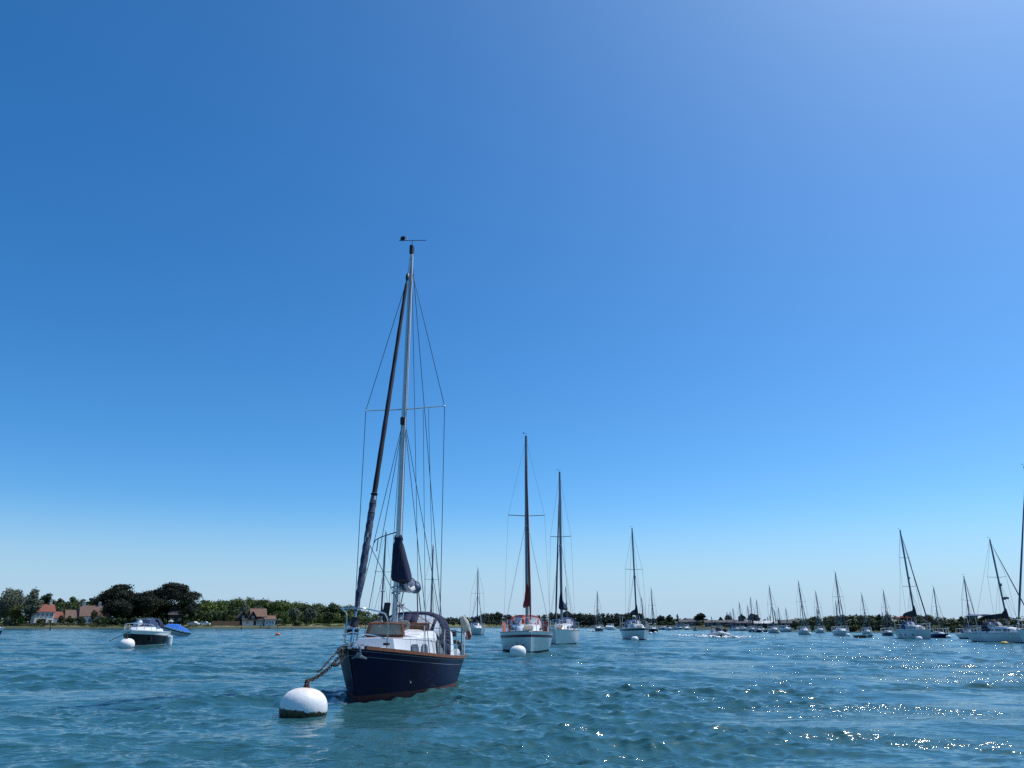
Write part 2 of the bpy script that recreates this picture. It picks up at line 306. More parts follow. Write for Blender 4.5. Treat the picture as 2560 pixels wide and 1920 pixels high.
# ---------------------------------------------------------------- land: shoreline as (photograph x, distance)
SHX = [-2500, -900, 0, 300, 500, 700, 860, 1000, 1100, 1250, 1400, 1500, 1620, 1750, 1900, 2100, 2300, 2540, 3200, 5000]
SHY = [90, 190, 236, 247, 258, 285, 310, 380, 440, 560, 600, 500, 345, 268, 222, 181, 165, 150, 125, 80]
def shoreY(px): return float(np.interp(px, SHX, SHY))
PRD = [-6, 0, 4, 8, 11, 16, 30, 70, 200, 900]; PRZ = [-.5, 0, .42, .72, .85, 1.05, 1.35, 1.9, 3.2, 8]
def gz(off, px=0): return float(np.interp(off, PRD, PRZ))*float(np.interp(shoreY(px), [80,160,250,400,600], [.4,.5,1,1.3,1.6]))
def spot(px, off):
    Y = shoreY(px)+off; d = ray(px, 1563); return Vector((d.x/d.y*Y, Y, gz(off, px)))
def make_land():
    pxs = sorted(set(list(np.linspace(-2500, 5000, 160))+SHX)); offs = [-6,-2,0,2,4,6,8,9.5,11,13,16,22,30,45,70,120,200,400,900]
    rng = random.Random(3); V, Q = [], []
    for px in pxs:
        wob = 2.2*math.sin(px*.031)+1.5*math.sin(px*.083+1)
        for of in offs:
            Y = shoreY(px)+of+wob*(1 if of < 30 else 0); d = ray(px, 1563)
            V.append((d.x/d.y*Y, Y, gz(of, px)+(rng.uniform(-.06,.06) if of > 2 else 0)))
    n = len(offs)
    for i in range(len(pxs)-1):
        for k in range(n-1): Q.append((i*n+k, (i+1)*n+k, (i+1)*n+k+1, i*n+k+1))
    m = bpy.data.materials.new('shore_ground'); m.use_nodes = True; nt = m.node_tree; b = nt.nodes['Principled BSDF']; b.inputs['Roughness'].default_value = .9
    N, L = nt.nodes.new, nt.links.new
    geo = N('ShaderNodeNewGeometry'); sp = N('ShaderNodeSeparateXYZ'); L(geo.outputs['Position'], sp.inputs[0])
    nz = N('ShaderNodeTexNoise'); nz.inputs['Scale'].default_value = .25; nz.inputs['Detail'].default_value = 6; L(geo.outputs['Position'], nz.inputs['Vector'])
    ad = N('ShaderNodeMath'); ad.operation = 'MULTIPLY_ADD'; ad.inputs[1].default_value = .34; L(nz.outputs['Fac'], ad.inputs[0]); L(sp.outputs['Z'], ad.inputs[2])
    mr = N('ShaderNodeMapRange'); mr.inputs[1].default_value = 0; mr.inputs[2].default_value = 2.2; L(ad.outputs[0], mr.inputs[0])
    rp = N('ShaderNodeValToRGB'); e = rp.color_ramp.elements
    e[0].position = .0; e[0].color = (.030,.036,.018,1); e[1].position = 1; e[1].color = (.085,.11,.032,1)
    for p, c in ((.30,(.045,.060,.020)), (.42,(.060,.070,.026)), (.44,(.24,.20,.125)), (.475,(.22,.19,.115)), (.50,(.085,.10,.036)), (.60,(.155,.160,.055)), (.72,(.115,.135,.042))):
        q = e.new(p); q.color = (*c, 1)
    L(mr.outputs[0], rp.inputs['Fac']); xm = N('ShaderNodeMapRange'); xm.inputs[1].default_value = -20; xm.inputs[2].default_value = 30; L(sp.outputs['X'], xm.inputs[0])
    gm = N('ShaderNodeMix'); gm.data_type = 'RGBA'; gm.inputs[7].default_value = (.036,.046,.018,1); L(xm.outputs[0], gm.inputs[0]); L(rp.outputs[0], gm.inputs[6]); L(gm.outputs[2], b.inputs['Base Color'])
    o = np_mesh('land', np.array(V), np.array(Q), m, smooth=True)
    tag(o, 'low grassy shore with a pale sandy line above the green weed', kind='structure')
make_land()

# ---------------------------------------------------------------- trees and scrub
def leaf_mesh(name, blobs, size, seed, m, parent=None, dens=1.0):
    rng = np.random.default_rng(seed); C, Nn, S = [], [], []
    for cx, cy, cz, rx, ry, rz in blobs:
        ar = 4*math.pi*((rx*ry+rx*rz+ry*rz)/3); n = max(12, int(dens*ar/(size*size)))
        u = rng.normal(size=(n, 3)); u /= np.linalg.norm(u, axis=1)[:, None]
        u[:, 2] = np.where((u[:, 2] < -.35) & (rng.random(n) < .6), -u[:, 2], u[:, 2])
        k = rng.random(n)**.35; k = np.where(rng.random(n) < .08, 1.08+.16*rng.random(n), k)
        C.append(np.array([cx, cy, cz])+u*np.array([rx, ry, rz])*k[:, None])
        d = u*.9+rng.normal(size=(n, 3))*.55; Nn.append(d/np.linalg.norm(d, axis=1)[:, None]); S.append(size*(.55+.8*rng.random(n)))
    C, Nn, S = np.vstack(C), np.vstack(Nn), np.concatenate(S)
    t = np.cross(Nn, rng.normal(size=Nn.shape)); t /= np.linalg.norm(t, axis=1)[:, None]+1e-9; b = np.cross(Nn, t)
    s = (S*.62)[:, None]; asp = (.55+.4*rng.random(len(C)))[:, None]
    V = np.stack([C-t*s, C-b*s*asp, C+t*s, C+b*s*asp], 1).reshape(-1, 3); Q = np.arange(len(V)).reshape(-1, 4)
    return np_mesh(name, V, Q, m, parent)
def crown_blobs(kind, W, z0, z1, rng):
    H = z1-z0; out = []
    if kind == 'pine':                                   # layered plates of needles under a domed outline, sky between them
        for i in range(58):
            k = rng.random()**.8; a = rng.random()*6.283; q = min(1, max(.25, math.sqrt(max(0, 1-((k-.34)/.70)**2)))); rr = W*.5*q*(.12+.80*rng.random()**.55)
            s = W*(.065+.065*rng.random())
            out.append((rr*math.cos(a), rr*math.sin(a)*.75, z0+(H-z0)*(.24+.74*k)-s*.45, s*1.4, s*1.3, s*.62))
        for i in range(14): a = rng.random()*6.283; q = .04+.30*rng.random(); out.append((W*q*math.cos(a), W*q*math.sin(a), z1-H*(.10+2.4*q*q), W*.13, W*.13, H*.10))
        return out
    if kind == 'cone':
        for i in range(11):
            k = i/10; s = W*.5*(1-k)*.75+W*.09
            out.append((rng.uniform(-.08,.08)*W, rng.uniform(-.08,.08)*W, z0+H*(.06+.9*k), s, s, H*.085))
        return out
    lo = {'bush': .12, 'willow': .16, 'round': .22}.get(kind, .22)
    cz, rz = z0+H*(lo+(1-lo)*.5), H*(1-lo)*.5
    for i in range({'bush': 9, 'willow': 27}.get(kind, 19)):
        while True:
            p = [rng.uniform(-1, 1) for _ in range(3)]
            if .2 < sum(q*q for q in p) < 1: break
        s = W*(.13+.09*rng.random()); e = max(.1, 1-s/(W*.5)*.9); ez = max(.1, 1-s/rz*.8)
        out.append((p[0]*W*.5*e, p[1]*W*.42*e, cz+p[2]*rz*ez, s, s, s*(1.25 if kind == 'willow' else .88)))
    out.append((0, 0, cz-rz*.1, W*.27, W*.25, rz*.55)); out.append((W*.05, 0, z1-W*.14, W*.16, W*.16, W*.14))
    return out
TSEED = [11]
def tree(name, label, px, ytop, wpx, off, m, kind='round', group=None, cat='tree', z_low=0.0, lean=0.0, size=None):
    TSEED[0] += 1; rng = random.Random(TSEED[0]); p = spot(px, off)
    top = atY(px, ytop, p.y).z; W = wpx/FPX*p.y*.96; H = top-p.z
    t = thing(name, label, cat, p, rng.random()*6.283 if kind != 'pine' else 0, group)
    sz = size or max(.22, min(.62, p.y*.0016))*(.85 if kind == 'bush' else 1)
    z0 = H*z_low
    leaf_mesh('crown' if cat == 'tree' else 'foliage', crown_blobs(kind, W, z0, H, rng), sz, TSEED[0], m, t, 1.05 if kind != 'pine' else .95)
    if cat == 'tree':
        b = MB(); r = max(.12, H*.022); hh = H*(.72 if kind != 'pine' else .62); q = [(0,0,-.3)]
        for i in range(1, 6): q.append((lean*H*.02*i+rng.uniform(-.03,.03)*W*.3, rng.uniform(-.03,.03)*W*.3, hh*i/5))
        b.tube(q, [r*1.25, r*1.05, r*.9, r*.75, r*.55, r*.3], 8)
        for i in range(9 if kind == 'pine' else 6):
            k = .38+.6*i/9; a = rng.random()*6.283; c = Vector(q[min(5, int(k*5))])+Vector((0,0,(k*5 % 1)*hh/5*.8))
            e = c+Vector((math.cos(a)*W*.33, math.sin(a)*W*.28, H*(.14 if kind != 'pine' else .17)))
            b.tube([c, c.lerp(e, .5)+Vector((0,0,-H*.015)), e], [r*.42, r*.3, r*.12], 6)
        b.build('trunk', PINEBARK if kind == 'pine' else BARK, t)
    return t
def stuff_band(name, label, rows, m_size, m, seed, cat='vegetation'):
    """rows: (px0, px1, ytop0, ytop1, off, step px, squash)"""
    rng = random.Random(seed); blobs = []
    for px0, px1, y0, y1, off, st, sq in rows:
        px = px0
        while px < px1:
            k = (px-px0)/(px1-px0); p = spot(px, off+rng.uniform(-3, 3)); top = atY(px, y0+(y1-y0)*k+rng.uniform(-1.6, 2.4), p.y).z
            w = st*1.35/FPX*p.y*(.8+.5*rng.random()); H = max(.25, top-p.z)
            rz = min(H*.55, w*sq); z = top-rz
            while z > p.z-rz*.3:
                blobs.append((p.x+rng.uniform(-.2,.2)*w, p.y+rng.uniform(-.5,.3)*w, z, w*.5*(.8+.4*rng.random()), w*.5, rz*(.8+.3*rng.random()))); z -= rz*1.25
            px += st*(.7+.6*rng.random())
    o = leaf_mesh(name, blobs, m_size, seed, m, dens=1.5); tag(o, label, cat, kind='stuff'); return o

G = 'trees along the left shore'
tree('willow_tree', 'grey green willow cut off by the left edge of the photo', 14, 1476, 84, 24, L_GREY, 'willow', G)
tree('willow_tree', 'tall grey green willow beside the red roofed white house', 72, 1473, 54, 13, L_GREY, 'willow', G)
tree('leafy_tree', 'yellow green tree in front of the gap between two grey willows', 36, 1511, 46, 15, L_YELL, 'bush', G)
tree('pine_tree', 'dark rounded tree rising behind the red roof, right of the grey willow', 107, 1482, 46, 60, L_DARK, 'round', G)
tree('leafy_tree', 'dark green tree right above the small chimney of the red roofed house', 140, 1495, 38, 66, L_DARK, 'round', G)
tree('leafy_tree', 'mid green tree in the gap between the red roofed and brown roofed houses', 170, 1492, 40, 64, L_MID, 'round', G)
tree('leafy_tree', 'light olive tree behind the left white chimney of the brown roofed house', 196, 1497, 34, 60, L_OLIVE, 'round', G)
tree('leafy_tree', 'dark green domed tree between the two white chimneys', 219, 1494, 36, 62, L_DARK, 'round', G)
tree('leafy_tree', 'small fresh green tree touching the big pine on its left side', 254, 1502, 30, 44, L_LIGHT, 'round', G)
tree('pine_tree', 'big dark spreading pine right of the brown roofed house', 294, 1460, 136, 34, L_PINE, 'pine', G, z_low=.12)
tree('pine_tree', 'tallest dark pine with sky showing through its crown, behind the speedboat', 423, 1456, 142, 36, L_PINE, 'pine', G, z_low=.12, lean=-.6)
tree('evergreen_tree', 'black green evergreen filling the gap between the two big pines', 356, 1476, 92, 26, L_PINE, 'round', G)
tree('evergreen_tree', 'low black green evergreen under the left big pine', 296, 1498, 96, 24, L_PINE, 'round', G)
tree('evergreen_tree', 'dull dark evergreen under the right side of the tallest pine', 462, 1502, 70, 30, L_PINE, 'round', G)
tree('leafy_tree', 'bright fresh green tree just right of the tallest pine', 516, 1503, 52, 48, L_LIGHT, 'round', G)
tree('leafy_tree', 'mid green tree above the yellow bush, with a pale feathery top', 552, 1503, 44, 50, L_MID, 'round', G)
tree('conifer_tree', 'dark narrow conifer just left of the black timber house', 573, 1506, 30, 30, L_DARK, 'cone', G)
tree('leafy_tree', 'soft grey green tree behind the left gable of the black timber house', 606, 1509, 36, 40, L_GREY, 'round', G)
tree('leafy_tree', 'grey green tree rising over the brown roof ridge of the timber house', 646, 1513, 42, 44, L_GREY, 'round', G)
tree('leafy_tree', 'green tree leaning over the white bay of the timber house', 681, 1532, 26, 16, L_OLIVE, 'round', G)
tree('willow_tree', 'round grey green willow on the shore, left one of the close pair', 734, 1519, 36, 22, L_GREY, 'willow', G)
tree('willow_tree', 'round grey green willow on the shore, right one of the close pair', 774, 1521, 38, 20, L_GREY, 'willow', G)
tree('pine_tree', 'dark pine standing above the wood just left of the navy yacht', 829, 1507, 42, 50, L_DARK, 'round', G)
tree('leafy_tree', 'dull dark green tree on the shore below that single dark pine', 820, 1530, 38, 26, L_DARK, 'round', G)
B = 'bushes along the left shore'
tree('garden_tree', 'thin brownish garden tree in front of the brown roof', 230, 1524, 24, 16, L_BROWN, 'round', G, size=.26)
tree('garden_bush', 'grey green bush hiding the foot of the red roofed house', 100, 1546, 30, 12, L_OLIVE, 'bush', B, 'bush')
tree('garden_bush', 'dark bush between the red roofed house and the brown roofed one', 152, 1538, 26, 15, L_DARK, 'bush', B, 'bush')
tree('garden_bush', 'dark hedge bush in front of the brown roofed house, below its left chimney', 200, 1541, 36, 15, L_DARK, 'bush', B, 'bush')
tree('garden_bush', 'yellow green domed bush above the brown fence', 572, 1537, 26, 14, L_YELL, 'bush', B, 'bush')
tree('garden_bush', 'pale grey green bush under the willows at the left edge', 20, 1540, 26, 11, L_GREY, 'bush', B, 'bush')
tree('garden_bush', 'small fresh green bush at the foot of the tall grey willow', 54, 1541, 22, 12, L_LIGHT, 'bush', B, 'bush')
tree('garden_bush', 'dark bush on the bank in front of the left big pine', 246, 1548, 20, 9, L_OLIVE, 'bush', B, 'bush')
tree('garden_bush', 'dark hedge bush right of the white porch of the brown roofed house', 282, 1549, 44, 15, L_DARK, 'bush', B, 'bush')
tree('garden_bush', 'pale bush right of the white bay of the timber house', 697, 1545, 20, 10, L_GREY, 'bush', B, 'bush')
tree('garden_bush', 'small green bush beside the pale round willow pair', 714, 1540, 26, 16, L_MID, 'bush', B, 'bush')
tree('garden_bush', 'low olive bush on the grass in front of the willow pair', 742, 1551, 30, 9, L_OLIVE, 'bush', B, 'bush')
tree('garden_bush', 'dark garden bush hiding the left end of the brown roofed house', 172, 1540, 30, 18, L_DARK, 'bush', B, 'bush')
stuff_band('wooded_hillside', 'wooded rise of mixed green crowns behind the left shore houses',
           [(140,262,1506,1508,58,16,.5), (500,700,1500,1499,70,24,.42), (590,800,1494,1509,90,26,.42), (700,880,1505,1514,70,24,.42), (690,900,1524,1533,38,20,.45), (860,1000,1516,1549,60,18,.4), (880,1010,1536,1553,30,14,.45), (1000,1120,1549,1548,40,14,.4), (470,620,1524,1524,44,20,.45)], .62, L_MID, 41, 'wood')
stuff_band('dark_woodland', 'darker trees mixed into the wood behind the left shore',
           [(120,260,1500,1505,75,16,.5), (-300,130,1503,1506,60,20,.5), (80,250,1512,1516,45,14,.55), (232,492,1524,1530,30,16,.5), (300,470,1508,1512,40,20,.45), (236,420,1543,1545,14,12,.55), (545,760,1506,1508,80,30,.4), (760,900,1510,1522,64,26,.4), (440,600,1530,1528,36,20,.45), (900,1130,1541,1551,80,16,.4)], .6, L_DARK, 42, 'wood')
stuff_band('far_wood', 'dark blue green wood along the far shore behind the middle boats',
           [(1110,1240,1543,1536,30,9,.6), (1210,1330,1531,1540,60,10,.6), (1300,1420,1538,1534,40,10,.6), (1380,1470,1530,1534,60,11,.6), (1440,1610,1533,1534,30,9,.6), (1600,1760,1545,1546,44,11,.6), (1450,1620,1537,1544,12,12,.6), (1110,1460,1552,1550,10,12,.6), (1600,1660,1546,1548,40,14,.5)], .9, L_FAR, 43, 'wood')
stuff_band('shore_scrub', 'low grey green scrub along the right shore',
           [(1975,2120,1547,1538,30,12,.5), (2080,2330,1538,1537,40,13,.5), (2280,2420,1537,1548,40,13,.5), (2400,2560,1542,1543,44,14,.5), (2550,3300,1545,1530,40,30,.5), (3300,4600,1530,1500,40,60,.5)], .42, L_OLIVE, 44, 'scrub')
stuff_band('dark_scrub', 'dark scrub low along the right shore behind the moored boats',
           [(1985,2200,1549,1550,10,10,.6), (2180,2420,1549,1552,9,11,.6), (2400,2580,1549,1552,9,11,.6), (2000,2560,1562,1564,4,8,.6), (1600,1990,1550,1552,30,9,.6), (1640,1790,1556,1558,26,10,.6), (1820,1960,1560,1561,18,9,.6), (2570,3300,1552,1548,16,26,.5)], .4, L_DARK, 45, 'scrub')
stuff_band('shore_tufts', 'rough tufts and low plants scattered along the left shore bank',
           [(-200,240,1559,1560,10,7,.5), (230,420,1560,1562,10,8,.5), (440,600,1563,1563,9,8,.5), (690,880,1561,1562,12,9,.5), (0,240,1556,1557,15,8,.5)], .3, L_OLIVE, 46, 'scrub')
stuff_band('brown_reeds', 'brownish reeds on the far bank behind the bow of the navy yacht', [(895,940,1556,1553,10,7,.6), (925,985,1553,1557,12,8,.6)], .4, L_BROWN, 47, 'reeds')
R = 'trees on the right shore'
for nm, lb, px, yt, w, off, m, kd in (
    ('round_tree', 'dark round tree rising above the far wood, left of the red trimmed yacht', 1243, 1529, 34, 40, L_FAR, 'round'),
    ('round_tree', 'dark round tree in the far wood behind the white yacht with blue hood', 1420, 1527, 36, 40, L_FAR, 'round'),
    ('round_tree', 'dark domed tree in the far wood just left of the navy striped yacht', 1544, 1532, 24, 26, L_FAR, 'round'),
    ('round_tree', 'dark rounded tree behind the boom cover of the navy striped yacht', 1571, 1533, 30, 26, L_FAR, 'round'),
    ('shore_tree', 'dark tree with a gap in it right of the navy striped yacht', 1653, 1538, 26, 30, L_FAR, 'round'),
    ('shore_tree', 'dark pointed tree in the middle of the clump right of the navy striped yacht', 1675, 1536, 20, 30, L_FAR, 'round'),
    ('conifer_tree', 'small dark conical tree at the right end of that clump', 1695, 1537, 15, 30, L_FAR, 'cone'),
    ('shore_tree', 'low dark tree left of the lone umbrella pine', 1728, 1547, 30, 40, L_FAR, 'round'),
    ('pine_tree', 'lone dark umbrella pine with open branches on the right shore', 1752, 1532, 34, 34, L_PINE, 'pine'),
    ('shore_tree', 'small dark tree left of the domed tree behind the grey sheds', 1803, 1543, 15, 34, L_FAR, 'round'),
    ('shore_tree', 'dark domed tree behind the grey sheds on the right shore', 1823, 1537, 26, 34, L_FAR, 'round'),
    ('pine_tree', 'dark flat topped pine, left one of the pair among the far masts', 1857, 1536, 22, 30, L_PINE, 'pine'),
    ('pine_tree', 'dark broad pine, right one of the pair among the far masts', 1884, 1534, 34, 30, L_PINE, 'pine'),
    ('shore_tree', 'small dark round tree just left of the pale roofed sheds', 1913, 1548, 13, 26, L_FAR, 'round'),
    ('shore_tree', 'small dark round tree just right of the pale roofed sheds', 1952, 1549, 20, 26, L_DARK, 'round'),
    ('shore_tree', 'dark tree above the dark boat shed on the right shore', 1998, 1546, 20, 26, L_DARK, 'round'),
    ('shore_tree', 'dark round tree behind the mast of the yacht with a green hood', 2034, 1550, 24, 24, L_DARK, 'round'),
    ('shore_tree', 'tallest grey green tree in the right shore scrub', 2108, 1536, 34, 36, L_GREY, 'round'),
    ('shore_tree', 'dark tree right of the tallest grey green tree in the scrub', 2155, 1537, 28, 34, L_DARK, 'round'),
    ('shore_tree', 'dark tree left of the big white yacht with the black boom cover', 2200, 1537, 24, 34, L_DARK, 'round'),
    ('shore_tree', 'grey green tree right behind the mast of the big white yacht', 2298, 1537, 34, 34, L_GREY, 'round'),
    ('shore_tree', 'dark bushy tree at the left end of the flat topped row on the right', 2404, 1540, 20, 30, L_DARK, 'round'),
    ('shore_tree', 'dark flat topped tree in the row near the right edge', 2432, 1535, 34, 32, L_DARK, 'round'),
    ('shore_tree', 'dark tree at the right end of the flat topped row near the right edge', 2466, 1538, 34, 32, L_DARK, 'round')):
    tree(nm, lb, px, yt, w, off, m, kd, R, z_low=.1 if kd == 'pine' else 0)

# ---------------------------------------------------------------- houses
def house(name, label, px, off, blocks, mats, turn=0.0, group='houses on the shore', cat='house'):
    """blocks: dicts in metres round the spot, x right, y away; mats: wall, roof"""
    p = spot(px, off); t = thing(name, label, cat, p, turn-math.atan2(p.x, p.y), group)
    for bl in blocks:
        x, w, d, h, hr = bl['x'], bl['w'], bl['d'], bl['h'], bl['hr']; y = bl.get('y', 0); z0 = bl.get('z', 0)
        wm, rm = bl.get('wall', mats[0]), bl.get('roof', mats[1]); b = MB(); r = MB(); ov = bl.get('ov', .3)
        if bl.get('axis', 'x') == 'x':                     # ridge runs along x
            gp = [(x-w/2, y-d/2), (x-w/2, y+d/2)]
            b.loft([[(xx, y-d/2, z0-.5), (xx, y+d/2, z0-.5), (xx, y+d/2, z0+h), (xx, y, z0+h+hr-.06), (xx, y-d/2, z0+h)] for xx in (x-w/2, x+w/2)])
            hip = bl.get('hip', 0)
            s = hr/(d/2); th = .14
            for sg in (-1, 1):
                e = [(x-w/2-ov, y+sg*(d/2+ov), z0+h-s*ov), (x+w/2+ov, y+sg*(d/2+ov), z0+h-s*ov), (x+w/2+ov-hip, y, z0+h+hr), (x-w/2-ov+hip, y, z0+h+hr)]
                r.loft([[Vector(q)+Vector((0,0,dz)) for q in e] for dz in (.02, th)])
        else:                                              # gable faces the water
            b.loft([[(x-w/2, yy, z0-.5), (x+w/2, yy, z0-.5), (x+w/2, yy, z0+h), (x, yy, z0+h+hr-.06), (x-w/2, yy, z0+h)] for yy in (y-d/2, y+d/2)])
            s = hr/(w/2); th = .14
            for sg in (-1, 1):
                e = [(x+sg*(w/2+ov), y-d/2-ov, z0+h-s*ov), (x+sg*(w/2+ov), y+d/2+ov, z0+h-s*ov), (x, y+d/2+ov, z0+h+hr), (x, y-d/2-ov, z0+h+hr)]
                r.loft([[Vector(q)+Vector((0,0,dz)) for q in e] for dz in (.02, th)])
        b.build('wall', wm, t, smooth=False); ro = r.build('roof', rm, t, smooth=False)
        for cx, cw, ch in bl.get('chimneys', ()):
            c = MB(); zc = z0+h+hr; c.box((cx, y, zc+ch/2-.8), (cw, cw*.8, ch+1.6)); c.box((cx, y, zc+ch+.08), (cw*1.15, cw*.95, .16))
            for q in (-.2, .2): c.tube([(cx+q*cw, y, zc+ch+.1), (cx+q*cw, y, zc+ch+.45)], cw*.13, 8)
            c.build('chimney', bl.get('chm', WALLW), ro, smooth=False)
        yf = y-d/2
        for wx, wz, ww, wh in bl.get('windows', ()):
            g = MB(); fr = MB(); g.box((wx, yf-.03, z0+wz), (ww, .05, wh)); o = g.build('window', GLASS, t, smooth=False)
            for sx in (-1, 1): fr.box((wx+sx*ww/2, yf-.045, z0+wz), (.1, .12, wh+.1))
            for sz in (-1, 1): fr.box((wx, yf-.045, z0+wz+sz*wh/2), (ww-.1, .11, .1))
            fr.box((wx, yf-.05, z0+wz), (.07, .09, wh-.1)); fr.build('frame', WALLW, o, smooth=False)
        for dx, dw, dh in bl.get('doors', ()):
            g = MB(); g.box((dx, yf-.03, z0+dh/2), (dw, .06, dh), bev=.02); o = g.build('door', bl.get('doorm', BLACK), t, smooth=False)
            k = MB(); k.lathe([(.0,-.02),(.05,0),(.04,.05),(0,.06)], 8, (dx+dw*.35, yf-.1, z0+dh*.48)); k.build('handle', STEEL, o)
    return t
house('white_house', 'white two storey house with a red tiled roof and one white chimney', 108, 20, [
    dict(x=-.8, w=5.6, d=5.5, h=4.3, hr=2.2, windows=[(-2.7,3.2,.8,.9), (-1.4,3.2,.8,.9), (-.1,3.2,.8,.9), (1.2,3.2,.9,1.0), (-2.2,1.2,.9,1.0), (1.1,1.2,.9,1.0)], doors=[(-.6,.9,2.0)], chimneys=[(1.1,.75,1.3)]),
    dict(x=3.5, w=2.8, d=4.5, h=2.3, hr=1.9, windows=[(4.0,1.3,.8,1.1)])], (WALLB, TILE), .25)
house('brown_roofed_house', 'long house with pinkish brown roofs and two white chimneys', 214, 26, [
    dict(x=.8, w=6.6, d=6.5, h=2.9, hr=3.3, windows=[(2.2,1.3,.9,1.0), (3.3,1.3,.9,1.0), (.6,1.4,.9,1.0)], doors=[(-1.6,.9,2.0)], chimneys=[(-1.6,1.0,1.2), (3.3,.85,1.0)]),
    dict(x=-4.7, w=3.9, d=5.4, h=2.3, hr=2.4, wall=BRICK, windows=[(-5.0,1.2,.9,.9)]),
    dict(x=5.5, w=2.4, d=5.4, h=2.1, hr=2.0, windows=[(5.4,1.2,.8,.9)])], (WALLB, TILEBR), .12)
house('grey_roofed_house', 'dark house with a grey slate roof under the tallest pine', 440, 30, [
    dict(x=0, w=5.2, d=6, h=3.4, hr=1.6, windows=[(-1.4,1.5,1.0,1.0), (1.3,1.5,1.0,1.0)], doors=[(0,.9,2.0)])], (WALLDK, SLATE), -.1)
house('timber_house', 'black timber house with steep brown gables and a white sun room', 632, 16, [
    dict(x=-4.3, w=3.0, d=6, h=2.9, hr=2.1, axis='y', wall=WALLDK, windows=[(-4.3,2.9,.8,.9)]),
    dict(x=1.3, w=5.4, d=6.5, h=3.2, hr=2.7, wall=WALLDK, windows=[(-.4,2.9,.7,.8), (2.8,2.9,.7,.8)]),
    dict(x=-1.0, y=-2.2, w=3.0, d=4, h=2.6, hr=2.2, axis='y', wall=WALLDK, windows=[(-1.0,2.8,.8,.9)]),
    dict(x=-.9, y=-3.3, w=7.4, d=2.6, h=1.75, hr=.55, wall=WALLW, roof=WALLDK, windows=[(-2.9,1.0,.9,.8), (1.0,1.0,.8,.8), (2.4,1.0,.9,.8)], doors=[(-.2,.9,1.65)], doorm=WALLDK),
    dict(x=5.3, y=-2.4, w=3.8, d=4, h=2.2, hr=1.2, wall=WALLB, windows=[(4.2,1.1,.6,1.2), (5.3,1.1,.6,1.2), (6.4,1.1,.6,1.2)])], (WALLDK, TILEBR2), .18)
house('white_cottage', 'small white cottage left of the lone umbrella pine', 1712, 22, [
    dict(x=0, w=4.2, d=3, h=1.5, hr=.8, windows=[(-1.2,.9,.6,.6), (.2,.9,.6,.6)]), dict(x=-2.9, w=1.4, d=2, h=1.1, hr=.4)], (WALLW, SLATE), .1)
house('grey_house', 'low grey house directly left of the umbrella pine trunk', 1738, 26, [
    dict(x=0, w=4.6, d=4, h=1.5, hr=1.0, windows=[(-1.1,.9,.6,.6), (1.1,.9,.6,.6)])], (WALLGR, SLATE), 0)
S = 'boat sheds on the right shore'
for px, lb, w, h, hr, wm, rm, off in (
    (1778, 'grey boat shed just right of the umbrella pine', 4.2, 1.35, .7, WALLGR, SLATE, 16),
    (1806, 'wide grey boat shed behind the inflatable boat', 4.0, 1.4, .6, WALLGR, SLATE, 15),
    (1832, 'grey shed under the dark domed tree on the right shore', 2.9, 1.4, .7, WALLGR, SLATE, 15),
    (1860, 'long dark shed under the pair of pines', 4.6, 1.25, .5, WALLDK, SLATE, 14),
    (1899, 'dark shed with a pale grey roof left of the whitest roof', 2.8, 1.2, .55, WALLDK, PALEROOF, 14),
    (1927, 'dark shed with the brightest white roof on the right shore', 3.2, 1.25, .65, WALLDK, PALEROOF, 14),
    (1975, 'dark boat shed with a dark roof right of the white roofed shed', 4.6, 1.35, .75, WALLDK, SLATE, 14)):
    house('boat_shed', lb, px, off, [dict(x=0, w=w, d=3, h=h, hr=hr, windows=[(-w*.27,h*.62,.5,.45)], doors=[(w*.2,.8,h*.85)], doorm=WALLGR if wm is WALLDK else WALLDK)], (wm, rm), .08, S, 'shed')

# fence, parked cars, garden shelter, marker posts on the left shore
def fence(px0, px1, off, h, label):
    a, b = spot(px0, off), spot(px1, off); t = thing('board_fence', label, 'fence', a, math.atan2(b.y-a.y, b.x-a.x)); L = (b-a).length
    m = MB(); n = int(L/.16); rng = random.Random(5)
    for i in range(n): m.box((i*L/n+.07, 0, h/2+rng.uniform(-.03,.03)), (L/n*.92, .03, h))
    m.build('board_panel', FENCEW, t, smooth=False)
    for i in range(5): p = MB(); p.box((i*L/4, .07, h/2), (.12, .1, h+.2)); p.build('post', FENCEW, t, smooth=False)
fence(528, 598, 9, 1.75, 'brown close boarded fence left of the timber house')
def car(px, off, label, m, turn):
    p = spot(px, off); t = thing('parked_car', label, 'car', p+Vector((0,0,.02)), turn, 'cars parked behind the left shore')
    b = MB(); prof = [(-2.0,.35),(-2.05,.75),(-1.9,.92),(-1.2,.98),(-.75,1.36),(.65,1.40),(1.15,.98),(1.9,.86),(2.05,.7),(2.0,.35)]
    b.loft([[(x, y, z) for x, z in prof] for y in (-.82, .82)]); b.build('body', m, t, angle=25)
    for s in (-1, 1):
        w = MB(); w.loft([[(-1.02,s*y,1.0),(-.68,s*y,1.30),(.6,s*y,1.33),(.98,s*y,1.0)] for y in (.80,.835)]); w.build('window', GLASS, t, smooth=False)
        for x in (-1.25, 1.25):
            w = MB(); w.tube([(x, s*.66, .32), (x, s*.86, .32)], .32, 14); o = w.build('wheel', BLACK, t)
            w = MB(); w.tube([(x, s*.85, .32), (x, s*.875, .32)], .19, 10); w.build('hub', ALU, o)
car(483, 13, 'pale silver car parked under the tallest pine', PALEROOF, -.2)
car(510, 13, 'white roofed car parked right of the silver car', WHITE, .15)
